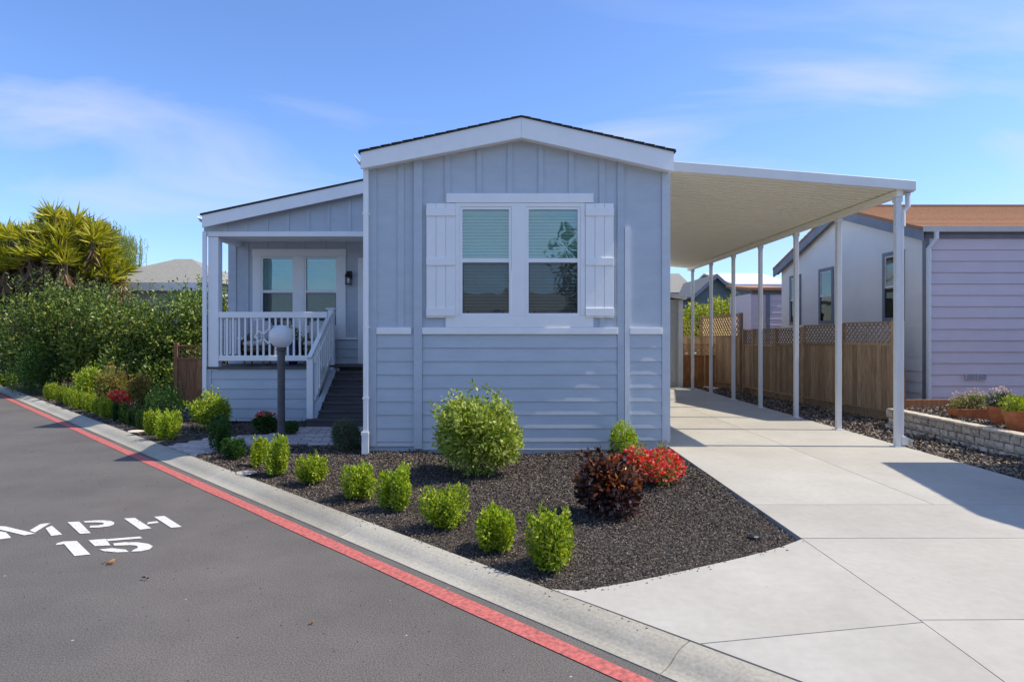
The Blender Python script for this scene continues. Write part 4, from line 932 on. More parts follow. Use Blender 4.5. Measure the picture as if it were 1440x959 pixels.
# its front bay, just past the right edge of the view
wx_ = 7.30; ya_, yb_ = 3.1, 7.72
MB().prism_x([(ya_, .1), (yb_, .1), (yb_, 3.25), (5.45, 3.85), (ya_, 3.25)], wx_, wx_ + .12).build('bay_gable_wall', M['panelw'], nb_)
MB().box(wx_ + .12, 14, yb_ - .12, yb_ - .001, .1, 3.25).build('bay_side_wall', M['panelw'], nb_); MB().box(wx_ + .12, 14, ya_ + .001, ya_ + .12, .1, 3.25).build('bay_side_wall', M['panelw'], nb_)
roof_courses(nb_, wx_ - .12, 14, yb_ + .08, 3.30, 5.45, 3.95, 10, M['brown_shingle'], 'bay_roof'); roof_courses(nb_, wx_ - .12, 14, ya_ - .08, 3.30, 5.448, 3.95, 10, M['brown_shingle'], 'bay_roof')

# ------------------------------------------------------------------ stone block wall and its raised planter
rw = empty('retaining_wall', (6.5, 9.0, .07), 'low grey split-face stone block retaining wall beside the driveway', 'wall')
W0, W1 = Vector((6.46, 10.75, 0)), Vector((6.98, 5.2, 0)); wd_ = (W1 - W0).normalized(); wl_ = (W1 - W0).length; wr = math.atan2(wd_.y, wd_.x)
bl, bh = .160, .112
vari = []
for q in range(6):
    bm = bmesh.new(); bmesh.ops.create_cube(bm, size=1); bmesh.ops.subdivide_edges(bm, edges=bm.edges[:], cuts=1, use_grid_fill=True)
    rr = random.Random(q)
    for v in bm.verts:
        v.co = Vector((v.co.x * (bl - .012), v.co.y * .16, v.co.z * (bh - .011)))
        if v.co.y > .05:
            e = abs(v.co.x) > .06 or abs(v.co.z) > .035
            v.co.y += rr.uniform(-.010, .006) - (.020 if e else 0) + (.016 if not e else 0)
        if abs(v.co.x) > .06 and v.co.y > .05: v.co.x += rr.uniform(-.006, .002) * (1 if v.co.x > 0 else -1)
    me = bpy.data.meshes.new('block'); bm.to_mesh(me); bm.free(); me.materials.append(M['block']); vari.append(me)
nr = 3
for r_ in range(nr):
    k = 0
    while True:
        s = (k + (.5 if r_ % 2 else 0)) * bl
        if s > wl_: break
        c = W0 + wd_ * s; zb = .130 + r_ * bh - .022 * s
        setb = -.010 * r_
        nrm = Vector((wd_.y, -wd_.x, 0))       # towards the driveway (-x)
        o = inst('block', vari[random.randrange(6)], (c.x - nrm.x * setb * -1 + nrm.x * random.uniform(-.005, .005), c.y, zb), rw, rot=(0, 0, wr + math.pi + random.uniform(-.03, .03)))
        k += 1
capm = None
k = 0
while k * .24 < wl_:
    c = W0 + wd_ * (k * .24 + .12); zb = .130 + (nr - .5) * bh + .020 - .022 * k * .24
    if capm is None:
        capm = MB().box(-.117, .117, -.095, .095, -.020, .020).build('cap_block', M['block'], rw, origin=(0, 0, 0), bevel=.008); o = capm; capm = o.data; place(o, (c.x + .01, c.y, zb), rw); o.rotation_euler = (0, 0, wr)
    else: inst('cap_block', capm, (c.x + .01, c.y, zb), rw, rot=(0, 0, wr + random.uniform(-.025, .025)))
    k += 1
raised = MB().prism_z([(6.52, 10.75), (7.0, 5.2), (8.5, 5.2), (8.5, 11.78), (7.2, 11.78)], .06, .375).build('raised_bed', M['mulch']); raised['kind'] = 'structure'
chips('bark_mulch', [(6.6, 10.7), (7.05, 7.9), (8.2, 7.9), (8.2, 11.7), (7.3, 11.6)], 9000, .37, .045, 'brown bark mulch in the raised bed behind the stone blocks', MATS['coarse_chip'])
edg = empty('bed_edging', (7.1, 11.0, .35), 'reddish brown timber edging at the back of the raised bed', 'edging')
for a, b in (((6.58, 10.85), (7.12, 11.45)), ((7.12, 11.45), (8.3, 11.5))):
    MB().bar((*a, .45), (*b, .45), .04, .15).build('timber', cedar2, edg, bevel=.004)
# post by the fence end
pe = bx('timber_post', 6.98, 7.05, 11.3, 11.37, .08, 1.25, cedar2); tag(pe, 'short dark timber stake standing at the end of the lattice fence', 'post'); pe.rotation_euler = (0, R(-2), 0)

def potted(kind, x, y, z, r_, h, label, leaf, petal, nl, seed):
    o = empty(kind, (x, y, z), label, 'planter')
    if kind == 'terracotta_trough':
        m = MB(); a, b = .29, .12
        m.add([(x - a * .92, y - b * .8, z), (x + a * .92, y - b * .8, z), (x + a * .92, y + b * .8, z), (x - a * .92, y + b * .8, z), (x - a, y - b, z + h), (x + a, y - b, z + h), (x + a, y + b, z + h), (x - a, y + b, z + h),
               (x - a + .02, y - b + .02, z + h), (x + a - .02, y - b + .02, z + h), (x + a - .02, y + b - .02, z + h), (x - a + .02, y + b - .02, z + h), (x - a + .02, y - b + .02, z + h - .03), (x + a - .02, y - b + .02, z + h - .03), (x + a - .02, y + b - .02, z + h - .03), (x - a + .02, y + b - .02, z + h - .03)],
              [(0, 3, 2, 1), (0, 1, 5, 4), (1, 2, 6, 5), (2, 3, 7, 6), (3, 0, 4, 7), (4, 5, 9, 8), (5, 6, 10, 9), (6, 7, 11, 10), (7, 4, 8, 11), (8, 9, 13, 12), (9, 10, 14, 13), (10, 11, 15, 14), (11, 8, 12, 15), (12, 13, 14, 15)])
        m.build('trough_body', M['terracotta'], o, bevel=.004)
        bl_ = [(x + q, y, z + h + .06, .13, .12, .13) for q in (-.18, 0, .16)] + [(x + .05, y, z + h + .14, .14, .1, .10)]
    else:
        MB().lathe([(r_ * .68, 0), (r_ * .9, h * .74), (r_ * .9, h * .745), (r_, h * .75), (r_ * 1.02, h), (r_ * .92, h), (r_ * .90, h * .88), (.01, h * .87)], (x, y, z), 24).build('pot_body', M['terracotta'], o)
        bl_ = [(x + q * r_, y + w_ * r_, z + h + .07, r_ * .8, r_ * .8, .13) for q, w_ in ((-.4, 0), (.4, .2), (0, -.3))]
    quads('foliage', blob_leaves(bl_, nl, .055, .022, .1), leaf, o, (x, y, z + h))
    if petal: quads('blossom', blob_leaves([(b[0], b[1], b[2] + .07, b[3], b[4], b[5]) for b in bl_], nl // 4, .03, .026, .75), petal, o, (x, y, z + h), 'stuff')
    return o
potted('terracotta_trough', 7.22, 9.95, .37, 0, .17, 'long terracotta trough with bushy yellow-green succulent on the raised bed', M['olive_leaf'], M['pink_petal'], 900, 1)
potted('terracotta_pot', gx(1407, 9.25), 9.25, .385, .155, .27, 'round terracotta pot with pink flowering plant beside the trough', M['grey_leaf'], M['pink_petal'], 700, 2)
potted('terracotta_pot', gx(1432, 8.75), 8.75, .375, .185, .27, 'wide terracotta pot with bright green plant, nearest the block wall', M['lime_leaf'], None, 600, 3)

# ------------------------------------------------------------------ things at the back right
sh = empty('storage_shed', (4.4, 19.4, .1), 'pale grey-green storage shed behind the carport by the gate', 'shed')
sx1 = gx(960, 19.4)
MB().box(2.6, sx1 - .03, 19.4, 21.4, .1, 2.75).build('wall', M['shed'], sh); MB().box(sx1 - .14, sx1, 19.36, 19.45, .1, 2.72).build('corner_board', M['alu_w'], sh)
MB().box(gx(930, 19.4), gx(950, 19.4), 19.37, 19.399, .12, 2.35).build('door', M['shed'], sh, bevel=.01)
MB().prism_y([(2.5, 3.15), (sx1 + .06, 2.74), (sx1 + .06, 2.86), (2.5, 3.27)], 19.2, 21.5).build('roof', M['alu_w'], sh)

def simple_house(name, label, x0, x1, y0, y1, ez_, rz_, axis, wall, roofm, fasc, over=.3, windows=(), hip=None):
    o = empty(name, ((x0 + x1) / 2, y0, 0.05), label, 'house')
    MB().box(x0, x1, y0, y1, .0, ez_).build('wall', wall, o)
    if axis == 'y':                            # ridge runs away from us, gable faces -y
        xm = (x0 + x1) / 2
        MB().prism_y([(x0, ez_ + .001), (x1, ez_ + .001), (xm, rz_ - .08)], y0, y1).build('gable', wall, o)
        s_ = (rz_ - ez_) / (xm - x0)
        for sg in (-1, 1):
            xe = x0 - over if sg < 0 else x1 + over; ze = ez_ - s_ * over
            r_ = MB().prism_y([(xm + sg * .001, rz_), (xe, ze), (xe, ze + .08), (xm + sg * .001, rz_ + .08)], y0 - over, y1 + over).build('roof', roofm, o)
            MB().prism_y([(xm + sg * .001, rz_ - .12), (xe, ze - .12), (xe, ze + .06), (xm + sg * .001, rz_ + .06)], y0 - over - .03, y0 - over - .001).build('rake_board', fasc, o)
    elif axis == 'x':
        ymid = (y0 + y1) / 2
        MB().prism_x([(y0, ez_ + .001), (y1, ez_ + .001), (ymid, rz_ - .05)], x0, x1).build('gable', wall, o)
        s_ = (rz_ - ez_) / (ymid - y0)
        for sg in (-1, 1):
            ye = y0 - over if sg < 0 else y1 + over; ze = ez_ - s_ * over
            MB().prism_x([(ymid + sg * .001, rz_), (ye, ze), (ye, ze + .08), (ymid + sg * .001, rz_ + .08)], x0 - over, x1 + over).build('roof', roofm, o)
        MB().box(x0 - over, x1 + over, y0 - over - .04, y0 - over - .001, ez_ - s_ * over - .12, ez_ - s_ * over + .07).build('fascia', fasc, o)
    else:                                      # hip
        ymid = (y0 + y1) / 2; a = hip or ymid - y0 + over; X0, X1, Y0, Y1 = x0 - over, x1 + over, y0 - over, y1 + over
        m = MB().add([(X0, Y0, ez_), (X1, Y0, ez_), (X1, Y1, ez_), (X0, Y1, ez_), (X0 + a, ymid, rz_), (X1 - a, ymid, rz_)], [(0, 1, 5, 4), (1, 2, 5), (2, 3, 4, 5), (3, 0, 4), (0, 3, 2, 1)]); m.build('roof', roofm, o)
        MB().box(X0 + .02, X1 - .02, Y0 - .05, Y0 - .001, ez_ - .30, ez_ + .02).build('fascia', fasc, o)
        MB().box(X0 - .05, X0 - .001, Y0, Y1, ez_ - .30, ez_ + .02).build('fascia', fasc, o)
    for (a0, a1, b0, b1) in windows:
        w = bx('window', a0, a1, y0 - .04, y0 - .001, b0, b1, M['trim'], o); bx('pane', a0 + .08, a1 - .08, y0 - .05, y0 - .041, b0 + .08, b1 - .08, M['pane_low'], w)
    return o
hy = 30.0
simple_house('far_house', 'grey-green gabled house with dark fascia behind the yellow-green shrubs', gx(978, hy), gx(1034, hy), hy, hy + 8, gz(413, hy), gz(388, hy), 'y', M['green_wall'], M['grey_roof'], M['slate_trim'], .25, [(gx(1010, hy), gx(1018, hy), gz(455, hy), gz(430, hy))])
hy = 34.0
simple_house('far_house', 'low house with pale grey shingle roof behind the storage shed', gx(905, hy), gx(972, hy), hy, hy + 7, gz(411, hy), gz(378, hy), 'x', M['panelw'], M['grey_roof'], M['slate_trim'], .3, [(gx(955, hy), gx(966, hy), gz(435, hy), gz(420, hy))])
hy = 31.0
simple_house('far_house', 'house with white metal roof and grey-green siding, seen between the carport posts', gx(1036, hy), gx(1115, hy), hy, hy + 9, gz(401, hy), gz(374, hy), 'x', M['green_wall'], M['white_roof'], M['alu_w'], .2, [(gx(1042, hy), gx(1049, hy), gz(450, hy), gz(425, hy))])
# small lavender shed
ly0 = 21.0; a0, a1 = gx(1056, ly0), gx(1106, ly0)
ls = empty('lavender_shed', (a0 + .8, ly0, .1), 'small lavender sided shed with brown roof behind the weathered fence', 'shed')
MB().box(a0, a1, ly0, ly0 + 2, .05, gz(413, ly0)).build('wall', M['lav'], ls)
MB().prism_x([(ly0 - .15, gz(409, ly0)), (ly0 + 2.1, gz(398, ly0)), (ly0 + 2.1, gz(395, ly0)), (ly0 - .15, gz(405, ly0))], a0 - .1, a1 + .1).build('roof', M['brown_shingle'], ls)
bx('frieze', a0, a1, ly0 - .03, ly0 - .001, gz(414, ly0), gz(408.5, ly0), M['slate_trim'], ls)
bx('corner_board', gx(1077, ly0), gx(1082, ly0), ly0 - .05, ly0 - .022, .1, gz(414.5, ly0), M['slate_trim'], ls)
z = gz(415, ly0)
while z > 1.2:
    plank(a0, a1, ly0, z - .2, z - .003, M['lav'], ls, d0=.02); z -= .2

# neighbour's house behind the left hedge
hy = 25.0
simple_house('neighbour_house', 'house with grey hip roof and white fascia behind the laurel hedge', gx(118, hy), gx(305, hy), hy, hy + 5.2, gz(399, hy), 4.95, 'hip', M['shed'], M['grey_roof'], M['alu_w'], .3, (), 2.55)
MB

# ------------------------------------------------------------------ planting
def stems(m, x, y, z, h, n, spread, r0=.008):
    for k in range(n):
        a = rng.uniform(0, 2 * math.pi); q = spread * rng.uniform(.3, 1)
        m.tube([(x + .15 * q * math.cos(a), y + .15 * q * math.sin(a), z), (x + .5 * q * math.cos(a), y + .5 * q * math.sin(a), z + h * .5), (x + q * math.cos(a), y + q * math.sin(a), z + h)], [r0, r0 * .8, r0 * .4], 5)
    return m
def clump_leaves(r_, h, nclump, nleaf, ln, wd, shoots=6, taper=.75, topy=0.0):
    """upright tufts packed into a rounded shrub standing on the origin"""
    bl_ = []
    for k in range(nclump):
        a = k * 2.399 + rng.uniform(-.4, .4); q = math.sqrt((k + .5) / nclump) * r_ * .80
        zc = h * rng.uniform(.42, .62); rr = r_ * rng.uniform(.23, .36)
        x, y = q * math.cos(a), q * math.sin(a)
        bl_.append((x * .9, y * .9, zc, rr, rr, h * rng.uniform(.36, .44)))
        bl_.append((x * taper, y * taper, h * .30, rr * 1.0, rr * 1.0, h * .26))
    parts = [blob_leaves(bl_, nleaf, ln, wd, .45, .55, .65, zmin=h * .07)]
    for k in range(shoots):
        a = rng.uniform(0, 6.28); q = r_ * rng.uniform(.1, .85); b = np.array([q * math.cos(a), q * math.sin(a), h * rng.uniform(.7, .82)])
        hh = h * rng.uniform(.15, .30); n = 26
        C = b + np.stack([rng.normal(0, .006, n), rng.normal(0, .006, n), np.linspace(0, hh, n)], 1)
        parts.append(leaves(C, rand_dirs(n) * .8 + np.array([0, 0, .8]), ln, wd))
    return np.concatenate(parts)
GROUND = .082
def shrub(name, V, mat, loc, label, cat, group=None, stem_h=.3, stem_r=.1, extra=(), nst=6, rs=.008):
    loc = (loc[0], loc[1], loc[2] + float(gslope(loc[0], loc[1])) - .004)
    o = empty(name, loc, label, cat, group)
    quads('foliage', V + np.array(loc), mat, o, loc)
    stems(MB(), *loc, stem_h, nst, stem_r, rs).build('stem', M['bark'], o)
    for nm, V2, m2 in extra: quads(nm, V2 + np.array(loc), m2, o, loc, 'stuff')
    return o
def dup(root, loc, label, rotz=0, scale=(1, 1, 1), mat=None, group=None):
    loc = (loc[0], loc[1], loc[2] + float(gslope(loc[0], loc[1])) - .004)
    r = root.copy(); COL.objects.link(r); r.location = loc; r.rotation_euler = (0, 0, rotz); r.scale = scale; r['label'] = label; WL[r.name] = Vector(loc)
    if group: r['group'] = group
    for ch in root.children:
        c = ch.copy(); COL.objects.link(c); c.parent = r
        if mat and ch.name.startswith('foliage'): c.material_slots[0].link = 'OBJECT'; c.material_slots[0].material = mat
    return r
ORD = ['first', 'second', 'third', 'fourth', 'fifth', 'sixth', 'seventh', 'eighth', 'ninth', 'tenth']
def base_xy(u, v): return gp(u, v, .09)
# boxwoods: u centre, v base, pixel width, pixel height
BW = [(776, 797, 78, 80), (700, 770, 64, 60), (627, 741, 72, 58), (557, 717, 58, 62), (505, 701, 56, 50), (440, 680, 44, 42), (391, 668, 46, 55), (362, 656, 28, 40), (330, 646, 34, 32), (309, 637, 36, 50)]
protos = []
shapes = [(12, 5200, 8), (8, 4200, 1), (11, 4600, 4), (7, 4200, 2)]
for k, (u, v, wpx, hpx) in enumerate(BW):
    x, y = base_xy(u, v - 4); w = wpx * y / F; h = hpx * y / F
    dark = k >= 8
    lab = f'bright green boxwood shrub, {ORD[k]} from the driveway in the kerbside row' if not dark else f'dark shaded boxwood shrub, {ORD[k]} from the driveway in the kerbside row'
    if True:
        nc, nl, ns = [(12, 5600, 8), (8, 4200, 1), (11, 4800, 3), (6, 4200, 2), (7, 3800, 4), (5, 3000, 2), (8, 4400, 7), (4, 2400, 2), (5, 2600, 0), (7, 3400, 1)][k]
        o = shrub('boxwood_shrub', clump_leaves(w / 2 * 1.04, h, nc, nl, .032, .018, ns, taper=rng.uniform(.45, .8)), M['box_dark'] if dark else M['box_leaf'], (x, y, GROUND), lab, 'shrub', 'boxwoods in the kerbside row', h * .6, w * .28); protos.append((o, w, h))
    else:
        p, pw_, ph = protos[(k + 1) % 4 if k != 6 else 0]
        dup(p, (x, y, GROUND), lab, rng.uniform(0, 6.28), (w / pw_, w / pw_, h / ph), M['box_dark'] if dark else None)
# second small one just behind the fifth, and boxwoods on the far side of the path
LBW = [(237, 617, 36, 40, 0), (216, 611, 26, 36, 0), (199, 604, 18, 30, 1), (187, 600, 16, 30, 1), (175, 596, 15, 30, 1), (164, 592, 15, 28, 1), (151, 588, 24, 28, 0), (138, 583, 22, 27, 0), (125, 579, 22, 26, 0), (112, 575, 21, 26, 0), (99, 571, 20, 25, 0), (86, 567, 20, 25, 0), (73, 563, 20, 24, 0)]
NUM = ORD + ['eleventh', 'twelfth', 'thirteenth']
for k, (u, v, wpx, hpx, dk) in enumerate(LBW):
    x, y = base_xy(u, v - 2); w = wpx * y / F; h = hpx * y / F; p, pw_, ph = protos[k % 4]
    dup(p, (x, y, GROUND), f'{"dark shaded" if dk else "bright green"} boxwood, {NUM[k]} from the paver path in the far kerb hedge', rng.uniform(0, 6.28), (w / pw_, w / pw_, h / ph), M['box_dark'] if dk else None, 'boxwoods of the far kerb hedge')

def round_bush(name, u, v, wpx, hpx, n, ln, wd, mat, label, cat='shrub', lump=9, inner=.5, extra=None, zc=.5, shoots=0):
    x, y = base_xy(u, v); w = wpx * y / F; h = hpx * y / F; rr = w / 2
    bl_ = [(0, 0, h * zc, rr * (.80 if lump < 14 else .55), rr * (.80 if lump < 14 else .55), h * (.46 if lump < 14 else .36))]
    for k in range(lump):
        a = k * 2.4; e = rng.uniform(.15, .95); q = rr * (.62 if lump < 14 else .72) * math.sqrt(e)
        bl_.append((q * math.cos(a), q * math.sin(a), h * (.34 + .36 * (1 - e) + rng.uniform(-.06, .06)), rr * rng.uniform(.30, .46), rr * rng.uniform(.30, .46), h * rng.uniform(.22, .32)))
    V = [blob_leaves(bl_, n, ln, wd, inner, .7, .25, zmin=.01)]
    for k in range(shoots):
        a = rng.uniform(0, 6.28); q = rr * rng.uniform(.2, .9); m_ = 22
        top = np.array([q * math.cos(a) * 1.12, q * math.sin(a) * 1.12, h * (1.12 - .45 * (q / rr) ** 2) * rng.uniform(.92, 1.08)]); bot = np.array([q * math.cos(a) * .9, q * math.sin(a) * .9, h * .6])
        f = rng.random((m_, 1)); V.append(leaves(bot + (top - bot) * f + rng.normal(0, .012, (m_, 3)), rand_dirs(m_) + np.array([0, 0, .6]), ln, wd))
    ex = []
    if extra:
        for nm, n2, l2, w2, m2, z0, z1, inn in extra:
            V2 = blob_leaves([(b[0], b[1], b[2] + h * .03, b[3] * 1.04, b[4] * 1.04, b[5] * 1.05) for b in bl_], n2, l2, w2, inn, .8, .3, zmin=h * z0); ex.append((nm, V2, m2))
    return shrub(name, np.concatenate(V), mat, (x, y, GROUND), label, cat, None, h * .6, rr * .5, ex, 7)
round_bush('glossy_bush', 670, 670, 146, 116, 13000, .062, .026, M['big_leaf'], 'large round light green bush against the middle of the blue front wall', shoots=46, lump=13)
round_bush('boxwood_shrub', 876, 646, 44, 58, 3600, .030, .015, M['box_leaf'], 'small mid green upright shrub at the house wall behind the red flowers', lump=6)
round_bush('burgundy_bush', 854, 726, 108, 84, 2500, .06, .038, M['burg_leaf'], 'dark burgundy leaved bush with copper tips beside the red flowers', lump=12, inner=.35, extra=[('copper_tip', 900, .055, .028, M['copper_leaf'], .52, 1, .9)], shoots=14)
round_bush('red_flower_bush', 912, 678, 96, 54, 2600, .038, .02, M['olive_leaf'], 'low bush covered in bright red blossom beside the driveway', lump=16, zc=.40, shoots=16, extra=[('blossom', 2700, .040, .036, M['red_petal'], .22, 1, .9)])
round_bush('grey_green_bush', 486, 634, 46, 47, 6500, .034, .012, M['grey_leaf'], 'clipped grey-green bush at the foot of the porch steps', lump=5, inner=.6)
round_bush('geranium', 373, 609, 42, 30, 1500, .04, .03, M['darkhedge'], 'dark green geranium topped with red flowers in front of the porch skirt', lump=6, extra=[('blossom', 520, .04, .036, M['red_petal'], .80, 1, .95)])
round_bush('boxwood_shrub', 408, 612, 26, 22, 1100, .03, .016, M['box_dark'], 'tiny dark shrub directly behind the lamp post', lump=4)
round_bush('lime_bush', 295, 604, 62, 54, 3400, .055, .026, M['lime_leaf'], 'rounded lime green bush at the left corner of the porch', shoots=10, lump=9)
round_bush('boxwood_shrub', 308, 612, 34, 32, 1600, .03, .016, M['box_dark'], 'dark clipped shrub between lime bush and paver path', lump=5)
round_bush('dark_shrub', 232, 596, 62, 60, 3000, .05, .016, M['darkhedge'], 'loose dark green shrub in shade in front of the cedar fence panel', shoots=14)
round_bush('lime_bush', 126, 566, 46, 52, 2600, .07, .034, M['lime_leaf'], 'yellow-green bush behind the far kerb hedge', shoots=12)
round_bush('photinia_bush', 158, 570, 46, 56, 2200, .075, .036, M['photinia'], 'photinia bush with cream and copper leaves between yellow-green bush and red flowers', shoots=10, extra=[('copper_tip', 380, .07, .03, M['copper_leaf'], .5, 1, .9)])
round_bush('photinia_bush', 198, 574, 34, 48, 1300, .07, .032, M['photinia'], 'photinia bush with many copper red tips in front of the dark hedge', shoots=8, extra=[('copper_tip', 700, .07, .03, M['copper_leaf'], .35, 1, .85)])
round_bush('red_flower_bush', 165, 579, 32, 30, 500, .05, .03, M['olive_leaf'], 'small mound of bright red flowers behind the far kerb hedge', extra=[('blossom', 1100, .055, .05, M['red_petal'], .3, 1, .9)])

# clipped dark hedge block and laurel hedge behind
def hedge_block(name, x0, x1, y0, y1, z1, n, ln, wd, mat, label):
    c = np.array([(x0 + x1) / 2, (y0 + y1) / 2, GROUND]); bl_ = []
    for k in range(26): bl_.append((rng.uniform(x0 + .3, x1 - .3) - c[0], rng.uniform(y0 + .3, y1 - .3) - c[1], rng.uniform(.3, z1 - .4), .42, .42, .42))
    V = blob_leaves(bl_, n, ln, wd, .7, .6, .3)
    return shrub(name, V, mat, tuple(c), label, 'hedge', None, z1 * .6, (x1 - x0) * .3, nst=8, rs=.02)
hedge_block('clipped_hedge', -13.3, -12.0, 16.95, 18.2, 1.5, 9000, .05, .028, M['darkhedge'], 'dense dark green clipped hedge block at the far kerb end')
LH = [(40, 19.2, 2.7, 1.35), (78, 18.6, 3.3, 1.4), (118, 18.2, 2.75, 1.4), (158, 18.0, 3.05, 1.4), (196, 17.6, 2.6, 1.3), (232, 17.4, 2.35, 1.2), (268, 17.6, 3.0, 1.3), (312, 18.4, 3.3, 1.3)]
for k, (u, y, h, rr) in enumerate(LH):
    x = gx(u, y); loc = (x, y, GROUND); bl_ = []
    for q in range(34):
        a = rng.uniform(0, 6.28); e = rng.random(); rad = rr * .78 * math.sqrt(e); zc = h * rng.uniform(.12, .88) * (1 - .10 * e)
        s = rng.uniform(.28, .46); bl_.append((rad * math.cos(a), rad * math.sin(a), zc, s * 1.05, s * 1.05, s * 1.05))
    V = [blob_leaves(bl_, 8200, .105, .05, .45, .7, .4, zmin=.05)]
    for q in range(26):
        a = rng.uniform(0, 6.28); e = rr * rng.uniform(.1, .95); m_ = 18
        b = np.array([e * math.cos(a), e * math.sin(a), h * (.80 - .15 * (e / rr) ** 2)]); f = np.linspace(0, 1, m_)[:, None] * h * rng.uniform(.12, .32)
        V.append(leaves(b + f * np.array([.1 * math.cos(a), .1 * math.sin(a), 1]) + rng.normal(0, .02, (m_, 3)), rand_dirs(m_) + np.array([0, 0, .9]), .11, .045))
    o = empty('laurel_shrub', loc, f'tall leafy laurel, {ORD[len(LH) - 1 - k]} from the blue house in the back hedge', 'hedge', 'laurels of the back hedge')
    quads('crown', np.concatenate(V) + np.array(loc), M['laurel'], o, loc)
    stems(MB(), *loc, h * .8, 7, rr * .6, .035).build('trunk', M['bark'], o)

# yucca trees
def yucca(x, y, heads, label):
    o = empty('yucca_tree', (x, y, .05), label, 'tree', 'yucca trees beyond the laurel hedge'); tr = MB(); bl_ = []; dead = []
    for (hx_, hy_, hz_) in heads:
        e = Vector((x + hx_, y + hy_, hz_)); mid = Vector((x + hx_ * .35, y + hy_ * .35, hz_ * .5))
        tr.tube([(x + hx_ * .08, y + hy_ * .08, 0), mid, e], [.17, .13, .08], 7)
        n = 64; d = rand_dirs(n); d[:, 2] = np.abs(d[:, 2]) * .9 - .12; C = np.tile(np.array(e), (n, 1)) + rng.normal(0, .04, (n, 3))
        bl_.append(leaves(C, d + np.array([0, 0, .12]), .66, .065, .3))
        m_ = 34; d = rand_dirs(m_); d[:, 2] = -np.abs(d[:, 2]) - .5; C = np.tile(np.array(e), (m_, 1)) + np.stack([np.zeros(m_), np.zeros(m_), rng.uniform(-.7, -.1, m_)], 1)
        dead.append(leaves(C, d, .5, .05, .3))
    tr.build('trunk', M['bark'], o); cr_ = quads('crown', np.concatenate(bl_), M['yucca'], o, (x, y, 4)); quads('dry_skirt', np.concatenate(dead), M['yucca_dead'], o, (x, y, 4))
    return o
def heads(n, rx_, z0, z1):
    out = []
    for k in range(n):
        a = rng.uniform(0, 6.28); q = math.sqrt(rng.random()); z = z0 + (z1 - z0) * (1 - .42 * q * q) * rng.uniform(.35, 1.0)
        out.append((q * rx_ * math.cos(a), q * rx_ * math.sin(a) * .8, z))
    return out
yucca(gx(38, 23.5), 23.5, heads(60, 1.75, 3.3, 5.6), 'broad yucca tree with many yellow-green spiky heads left of the grey hip roof')
yucca(gx(90, 22.5), 22.5, heads(56, 1.35, 3.3, 6.0), 'tallest yucca tree, its spiky crown rising between the other two')
yucca(gx(132, 23.0), 23.0, heads(26, 1.0, 2.9, 4.75), 'small yucca tree in front of the weeping willow')
# weeping willow
wxp, wyp = gx(164, 36), 36.0
wl = empty('willow_tree', (wxp, wyp, .05), 'weeping willow with thin hanging yellowish strands beside the hip roof', 'tree')
tr = MB().tube([(wxp, wyp, 0), (wxp + .1, wyp, 3), (wxp - .4, wyp, 6.2)], [.22, .17, .08], 8); Vw = []
for k in range(26):
    a = rng.uniform(0, 6.28); L_ = rng.uniform(.3, 1.5); top = np.array([wxp - .3 + L_ * math.cos(a), wyp + L_ * math.sin(a) * .8, 8.0 - .9 * max(0, math.cos(a)) * L_ - rng.uniform(0, .6)])
    tr.tube([(wxp - .2, wyp, 5.2 + rng.uniform(0, .8)), ((wxp - .2 + top[0]) / 2, (wyp + top[1]) / 2, top[2] - .2), tuple(top)], [.05, .03, .015], 5)
    for s in range(30):
        n = 46; p = top + np.array([rng.normal(0, .32), rng.normal(0, .32), rng.normal(0, .12)]); z = np.linspace(0, -rng.uniform(1.6, 3.6), n)
        C = np.stack([p[0] + .10 * np.sin(z * .8) + rng.normal(0, .02, n), p[1] + rng.normal(0, .02, n), p[2] + z], 1)
        Vw.append(leaves(C, rand_dirs(n) * .4 + np.array([0, 0, -1]), .14, .028))
tr.build('trunk', M['bark'], wl); quads('crown', np.concatenate(Vw), M['willow'], wl, (wxp, wyp, 4))

# leafy trees: one builder for the ones further away and across the street
def leafy_tree(name, x, y, h, rr, n, ln, mat, label, trunk=.16, z0=.45, group=None, cat='tree'):
    o = empty(name, (x, y, .05), label, cat, group); bl_ = []; tr = MB(); tr.tube([(x, y, 0), (x + .05, y, h * .35), (x, y + .05, h * .75)], [trunk, trunk * .75, trunk * .3], 8)
    for k in range(26):
        a = k * 2.4; e = rng.random(); q = rr * .75 * math.sqrt(e); z = h * (z0 + (.90 - z0) * rng.random() * (1 - .25 * e)); s = rr * rng.uniform(.26, .42)
        bl_.append((x + q * math.cos(a), y + q * math.sin(a), z, s, s, s * .85)); tr.tube([(x, y, h * rng.uniform(.3, .5)), (x + q * .6 * math.cos(a), y + q * .6 * math.sin(a), (z + h * .4) / 2), (x + q * math.cos(a), y + q * math.sin(a), z)], [trunk * .35, trunk * .22, trunk * .08], 5)
    tr.build('trunk', M['bark'], o); quads('crown', blob_leaves(bl_, n, ln, ln * .55, .4), mat, o, (x, y, h * .6)); return o
for k, (u, y, h, rr, lab) in enumerate(((972, 24.0, 3.2, 1.0, 'next to the storage shed'), (1008, 24.5, 3.35, 1.2, 'in the middle of the three behind the gate'), (1040, 24.2, 3.4, 1.1, 'beside the small lavender shed'))):
    leafy_tree('yellow_green_shrub', gx(u, y), y, h, rr, 3600, .12, M['yel_leaf'], 'sunlit yellow-green shrub ' + lab, .07, .3, 'yellow-green shrubs behind the gate', 'shrub')
